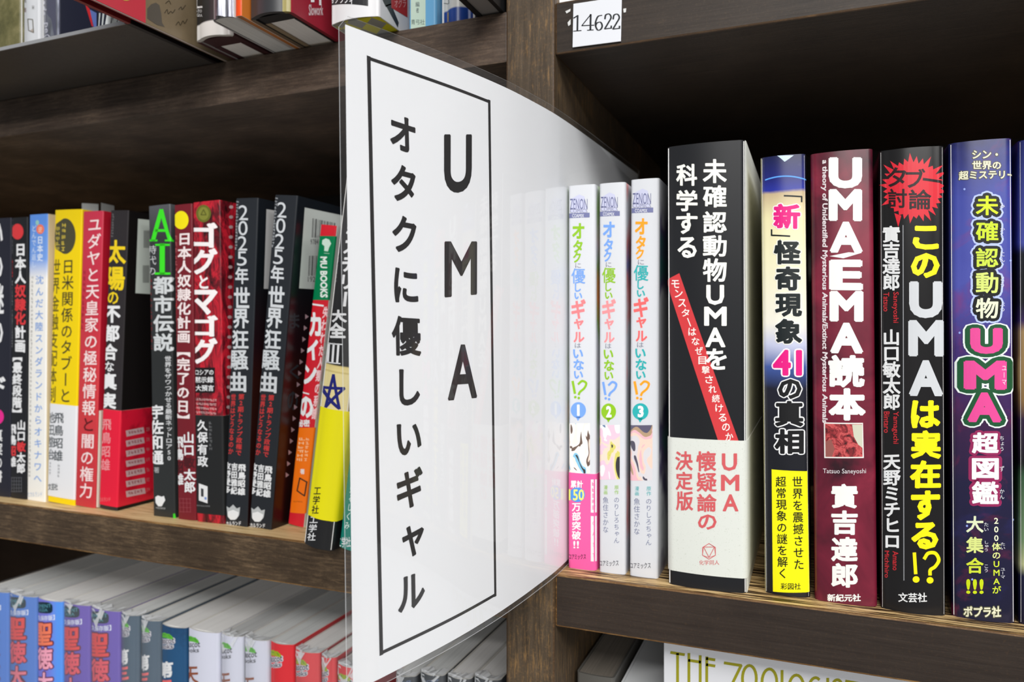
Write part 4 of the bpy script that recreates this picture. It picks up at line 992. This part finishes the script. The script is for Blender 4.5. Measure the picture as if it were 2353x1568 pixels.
for key in 'abcde':
    bk = lower[key]; L = bk.shifted(ref) if key != 'c' else bk.L()
    DKR = (120, 30, 40)
    L.poly([(101 + 20 * math.copysign(abs(math.cos(t)) ** .6, math.cos(t)), 1397 + 13 * math.copysign(abs(math.sin(t)) ** .6, math.sin(t)) + .1 * 20 * math.cos(t)) for t in [k / 28 * 2 * math.pi for k in range(28)]], (16, 44, 56), .06)
    L.rect('ELEMENT', 84, 1388, 118, 1396, (90, 160, 176), 0, .1); L.rect('ASIA', 90, 1399, 110, 1406, (90, 160, 176), 0, .1); L.rect('【永久保存版】', 80, 1413, 126, 1425, (226, 232, 248), .02, .1)
    cs = ((244, 128, 96), (244, 166, 190), (244, 176, 204)) if key == 'c' else ((226, 66, 66), (226, 84, 100), (228, 120, 140))
    for ch, l, t, r, b_, c in (('聖', 85, 1430, 121, 1481, cs[0]), ('徳', 86, 1487, 122, 1537, cs[1]), ('太', 87, 1544, 123, 1594, cs[2])):
        L.rect(ch, l, t, r, b_, (96, 30, 62), .03, .08, 1, grow=.05, rnd=True); L.rect(ch, l, t, r, b_, c, .03, .14)
    L.build('spine_print', bk.root)
for key in 'fghijklmno':
    bk = lower[key]; base = lower['h']; k = bk.w / base.w
    off = {'f': 0, 'g': 0, 'h': 0}.get(key, 0)
    dz = bk.h - base.h
    L = Letters(lambda px, py, bk=bk, dz=dz: (lambda q: (q[0] * min(1, bk.w / base.w) - (.12 * bk.w if bk.w > base.w * 1.1 else 0), q[1] + dz))(base.loc(px, py)), bk.put, bk.cuts())
    hill = (96, 184, 60) if key in 'fghijk' else (160, 176, 36)
    L.poly([(365, 1464), (371, 1456), (378, 1454), (385, 1457), (389, 1457), (396, 1463), (400, 1471), (383, 1467)], hill, .09)
    L.line([(374, 1458), (380, 1460)], 1.5, (70, 140, 50), .12); L.line([(388, 1460), (392, 1466)], 1.5, (70, 140, 50), .12)
    ink = (70, 72, 82) if key in 'ijk' else (84, 78, 96)
    if key not in 'ijk': L.rect('mascot', 366, 1467, 401, 1478, (206, 206, 214), .05, .06, 1, grow=.12, rnd=True); L.rect('books', 366, 1480, 398, 1490, (206, 206, 214), .05, .06, 1, grow=.12, rnd=True)
    L.rect('mascot', 366, 1467, 401, 1478, ink, .012, .12); L.rect('books', 366, 1480, 398, 1490, ink, .012, .12)
    if key in 'fgh':
        L.rect('第', 366, 1519, 398, 1557, WH, .04, .1); L.rect('三' if key != 'h' else '二', 367, 1562, 398, 1592, (236, 110, 112), .05, .1)
    elif key in 'ijk': L.rect('天', 366, 1522, 397, 1560, (150, 84, 58), .02, .1)
    else:
        L.rect('W', 364, 1530, 404, 1572, (232, 230, 228), .06, .08, 2, grow=.05); L.rect('W', 364, 1530, 404, 1572, (26, 36, 38), .05, .12)
    L.build('spine_print', bk.root)
for key in 'pqrs':
    bk = lower[key]; L = bk.shifted(lower['q']) if key != 'q' else bk.L()
    L.rect('TOP', 970, 1561, 1008, 1569, (96, 116, 150), .02, .1); L.build('spine_print', bk.root)

# ================================================================== upper left shelf (seen from below)
G = 'books on the upper left shelf'
def pxof(X, Y): return PX + FOC * (Y * SA + X * CA) / (Y * CA - X * SA)
def UB_(x0, x1, Y, spine, label, left=None, right=None, zb=UT, h=205, depth=150, **k):
    return B(label, pxof(x0, Y), pxof(x1, Y), pxof(x0, Y), 0, Y, zb=zb, h=h, top=True, group=G, spine=spine, left=left, right=right, depth=depth, **k)
g = NT('olive_map_print'); mo = g.done(g.ramp(g.noise(g.mapping((1, 1, 1)), 46, 7, .7), [(.32, (66, 66, 36)), (.5, (104, 100, 62)), (.68, (140, 132, 92))]), .4)
UP = UT + 1.8
X = lambda px: XY(px, 300)
UB_(X(-40), X(46), 300, mo, 'olive green mottled book at the far left of the upper shelf', zb=UP, r=3)
bk = UB_(X(48), X(86), 300, mat((208, 210, 214), .34), 'narrow white book with small outlined square mark on the upper shelf', zb=UP, r=2.4, bulge=1)
L = bk.L(); L.line([(64, 44), (75, 45), (77, 75), (66, 70)], 2, (110, 106, 96), .09, True); L.poly([(70, 70), (75, 66), (76, 74)], (180, 168, 160), .1); L.rect('圏', 54, 18, 60, 28, (120, 84, 84), .0); L.rect('米', 73, 12, 79, 22, (90, 86, 80), 0); L.rect('画', 52, -4, 60, 6, (100, 96, 96)); L.build('spine_print', bk.root)
sv = NT('silver_foil'); sv.b.inputs['Metallic'].default_value = .85; sv = sv.done(sv.ramp(sv.noise(sv.mapping((6, 1, 1)), 60, 3), [(.35, (70, 72, 90)), (.6, (170, 174, 190))]), .22)
nv = mat((40, 40, 74), .2)
bk = UB_(X(87), X(142), 300, nv, 'shiny navy and silver wrapped book with pale sideways letters', zb=UP, r=4, bulge=1.6)
L = bk.L(); L.box(88.5, -10, 93, 100, sv, .06); L.box(128, -10, 134, 100, sv, .06); L.quad([(108, 32), (118, 44), (126, 92), (112, 92)], sv, .06, 2)
L.rect('ade', 95, 2, 107, 36, (206, 206, 220), .02, .1, turn=True); L.rect('pe', 99, 52, 110, 76, (206, 206, 220), .02, .1, turn=True); L.line([(96, 92), (101, 84), (110, 80), (118, 88)], 2, (200, 200, 214), .1); L.build('spine_print', bk.root)
wrap(bk, 31)
bk = UB_(X(146), X(258), 296, mat((24, 25, 44), .22), 'wide dark navy book with red and silver stripes beside the red picture book', zb=UP, r=2, bulge=.8)
L = bk.L(); L.quad([(196, 10), (206, 20), (216, 62), (211, 60)], (196, 34, 40), .08, 3); L.quad([(207, 22), (222, 30), (222, 62), (214, 62)], (92, 112, 176), .08, 3)
for k in range(7): L.quad([(228 + 8 * k, 30 + k), (231 + 9 * k, 30 + k), (228 + 8 * k, 66), (226 + 7 * k, 66)], (206, 212, 212), .08, 2)
L.build('spine_print', bk.root)
sep = NT('red_and_sepia_cover'); n = sep.noise(sep.mapping((1, 1, 1)), 30, 5)
sc = sep.ramp(n, [(.3, (112, 98, 76)), (.7, (136, 120, 94))])
sep = sep.done(sep.mix(sep.math('GREATER_THAN', sep.z()[1], .0445), (206, 62, 76), sc), .35)
REDB = NT('red_to_black_board'); REDB = REDB.done(REDB.mix(REDB.math('GREATER_THAN', REDB.z()[1], .042), (140, 32, 38), (24, 18, 20)), .4)
bk = UB_(-313.4, -304, 225, REDB, 'thin red picture book with sepia photo cover overhanging the upper shelf', left=REDB, right=sep, h=230, depth=240, r=1.5, bulge=.4, hard=True, inset=2, pg=mat((40, 14, 16), .6))
L = bk.LR(); L.poly([(338, 20), (347, 10), (358, 6), (366, 12), (370, 30), (372, 52), (378, 62), (360, 57), (346, 48), (338, 42)], (92, 86, 78), .1)
for pts in ([(378, 30), (384, 22), (386, 32), (392, 26), (396, 30), (402, 22)], [(380, 8), (388, 2), (392, 10)], [(404, 58), (410, 50), (414, 58), (420, 48), (424, 54), (430, 44)], [(410, 22), (416, 16), (418, 22), (426, 12)]): L.line(curve_pts(pts, 4), 1.6, (66, 58, 44), .1)
L.disc(290, -2, 9, 4, (214, 170, 84), .1, 16)
L.build('cover_picture', bk.root)
b = MB(); b.box(bk.w / 2 - .9, bk.w / 2 - .2, 2, 238, -.35, -.05, mat((190, 176, 170), .5)); b.build('endpaper_edge', bk.root)
bk = UB_(-299.5, -274, 293, zramp('black_white_foot_a', 205, [(0, (216, 214, 210)), (.038, (222, 220, 216)), (.0385, (30, 30, 32)), (1, (34, 34, 36))]), 'black hardback with white foot and big letter L, dark red boards', left=mat((70, 36, 40)), right=mat((66, 34, 38)), r=4, bulge=2.4, hard=True, h=210, binding=(mat((66, 34, 38), .4), 15, 3.2), inset=1.2)
L = bk.L(); L.line([(450.5, -8), (450.5, 17), (464, 16)], 4.5, (214, 214, 214), .1); L.rect('NATIO', 447, 22, 464, 29, (190, 190, 190), .02, .1); L.rect('GEOGRA', 443, 32, 465, 39, (190, 190, 190), .02, .1); L.build('spine_print', bk.root)
m = NT('dark_silver_print'); m.b.inputs['Metallic'].default_value = .6; m = m.done(m.ramp(m.noise(m.mapping((14, 1, .5)), 40, 4), [(.4, (60, 58, 72)), (.62, (180, 182, 190))]), .25)
UB_(-272, -258.2, 276, m, 'glossy silver book with pale underside overhanging beside the orange spine', left=mat((180, 178, 178)), right=mat((200, 198, 196)), r=4, bulge=2.5, t=1, pg=PAGES_GREY, inset=.3)
UB_(-257.8, -254, 280, mat((226, 78, 24), .34), 'thin bright orange book squeezed between silver and black books', right=mat((196, 112, 40), .5), r=.8, bulge=.2, pg=mat((190, 120, 60), .6), inset=.2)
g = NT('black_gold_print'); c = g.mix(g.math('GREATER_THAN', g.z()[0], .0085), (52, 53, 56), (150, 138, 74)); m7u = g.done(c, .35)
bk = UB_(-253.6, -229, 282, m7u, 'thick black and gold book with dark red cover side and open page bottom', left=mat((120, 104, 84)), right=mat((146, 34, 50), .35), r=3, bulge=2.4, hard=True, inset=1.2, h=210, pg=PAGES, binding=(mat((26, 26, 28), .4), 12, 2.6), endpaper=mat((156, 138, 112), .6))  # near-black block puts the shadow of the hollow spine into colour
L = bk.LR(); L.rect('Slowork', 709, 10, 742, 36, (206, 188, 192), .02, .1); L.box(714, -20, 722, 5, WH, .1, 1); L.box(733, -20, 738, 12, WH, .1, 1); L.build('side_lettering', bk.root)
hz = NT('yellow_grey_checked_foot'); ck = hz.n('ShaderNodeTexChecker'); ck.inputs['Scale'].default_value = 150; hz.l(hz.mapping((1, .7, 0), (0, 0, 0), (0, 0, .5)), ck.inputs['Vector'])
hz = hz.done(hz.mix(ck.outputs['Fac'], (222, 216, 40), (160, 160, 150)), .5)
bk = UB_(-221, -193, 303, mat((226, 226, 228), .34), 'white and black boxed book with yellow and grey checked foot', right=mat((214, 214, 218), .34), r=2, bulge=2.2, h=215, t=.6, pg=hz, inset=.4)
L = bk.L(); L.box(745, -40, 846, 14, (46, 46, 48), .07, 6); L.rect('ジオグラフィ', 752, -8, 812, 10, (230, 230, 232), .02, .12); L.build('spine_print', bk.root)
L = bk.LR(); L.quad([(870, -20), (906, -20), (906, 8), (886, 16)], (44, 46, 50), .08, 2); L.quad([(886, 12), (898, 8), (916, 52), (914, 64)], (44, 46, 50), .08, 2); L.quad([(898, -20), (936, -20), (936, 40), (899, 18)], (176, 50, 50), .1, 2); L.rect('オグラ', 906, -2, 932, 18, (222, 160, 160), .01, .14); L.build('side_print', bk.root)
bk = UB_(-188.4, -172.6, 325, mat((110, 176, 222), .35), 'pale blue book with green strip and black publisher characters', r=1.6, bulge=.4)
L = bk.L(); L.box(944, -40, 978, 66, (202, 224, 208), .06, 3); L.rect('編', 955, 4, 964, 16, (70, 84, 90), .0, .1); L.rect('者', 956, 18, 963, 30, (70, 84, 90), .0, .1); L.rect('青弓社', 945, 45, 976, 57, (80, 100, 96), .0, .1); L.build('spine_print', bk.root)
bk = UB_(-172.2, -153, 326, zramp('white_blue_foot', 205, [(0, (38, 70, 150)), (.036, (36, 74, 160)), (.0365, (226, 226, 222)), (1, (226, 226, 222))]), 'white book with blue foot and two gold lines on the upper shelf', r=4, bulge=3)
L = bk.L(); L.line([(1014, -12), (1014, 9), (1031, 8), (1031, -12)], 1.6, (130, 130, 126), .1); L.line([(1013, 31), (1013, 51)], 3, (206, 170, 80), .12); L.line([(1029, 29), (1029, 49)], 3, (206, 170, 80), .12); L.build('spine_print', bk.root)
UB_(-150, -135.6, 278, mat((40, 40, 42), .4), 'dark book overhanging beside the upright, its grey page bottom showing', left=mat((26, 26, 28)), right=mat((28, 28, 30)), r=1.4, bulge=.4, hard=True, inset=1, pg=mat((140, 136, 134), .7), h=210)

# ================================================================== lower right shelf
G = 'books on the lower right shelf'
def LR_(x0, x1, Y, z1, label, spine, **k):
    return B(label, pxof(x0, Y), pxof(x1, Y), pxof(x0, Y), 0, Y, zb=LT, h=z1 - LT, top=True, group=G, spine=spine, depth=150, hard=False, t=1.0, inset=.3, **k)
LR_(-108, -89, 350, -168, 'grey book beside the upright on the lower right shelf, dark page top', mat((90, 88, 84)), pg=pages('page_edges_dark', (96, 90, 82), (124, 116, 106)))
LR_(-87, -64.5, 352, -172, 'white book between the grey book and the large cover with olive lettering', mat((228, 230, 232), .35), pg=mat((222, 224, 226), .6))
xz = XY(1525, 340)
fz = tag(empty('book', Matrix.Translation(W(xz + 125, 340, LT))), 'large white book standing face out with olive art deco lettering', 'book', G)
b = MB(); b.box(-125, 125, 0, 2.4, 0, 227, mat((216, 217, 222), .18, coat=.5)); b.build('front_cover', fz, bevel=(.5,))
b = MB(); b.box(-123, 123, 2.5, 24, 2, 225, PAGES); b.build('page_block', fz)
b = MB(); b.box(-125, 125, 24.1, 26.5, 0, 227, mat((216, 217, 222), .3)); b.build('back_cover', fz, bevel=(.5,))
OL = (150, 146, 30); fx = xz + 125
Lz = Letters(lambda px, py: (XY(px, 340) - fx, Pt(px, py, 340).z - LT), lambda a, b, l: (a, -l, b))
ell = lambda x, y, rx, ry, a0=0, a1=360: [(x + rx * math.cos(math.radians(a0 + (a1 - a0) * k / 24)), y + ry * math.sin(math.radians(a0 + (a1 - a0) * k / 24))) for k in range(25)]
for pts in ([(1542, 1500), (1572, 1505)], [(1557, 1503), (1557, 1600)], [(1583, 1503), (1583, 1600)], [(1609, 1508), (1609, 1600)], [(1583, 1518), (1609, 1522)], [(1624, 1511), (1624, 1604)], [(1624, 1514), (1642, 1517)], [(1624, 1528), (1642, 1531)], [(1624, 1600), (1642, 1604)],
            [(1665, 1524), (1703, 1530), (1667, 1604), (1703, 1612)], ell(1722, 1560, 16, 30), ell(1768, 1568, 17, 30), [(1797, 1542), (1797, 1620), (1812, 1623)], ell(1830, 1582, 17, 30), ell(1874, 1588, 16, 30, -60, -330), [(1874, 1590), (1890, 1592)], [(1902, 1560), (1902, 1630)], ell(1924, 1576, 10, 13, -20, -270), ell(1924, 1604, 10, 14, -90, 150), [(1944, 1566), (1984, 1573)], [(1964, 1570), (1964, 1640)]): Lz.line(pts, 6.5, OL, .08)
Lz.build('title_lettering', fz)
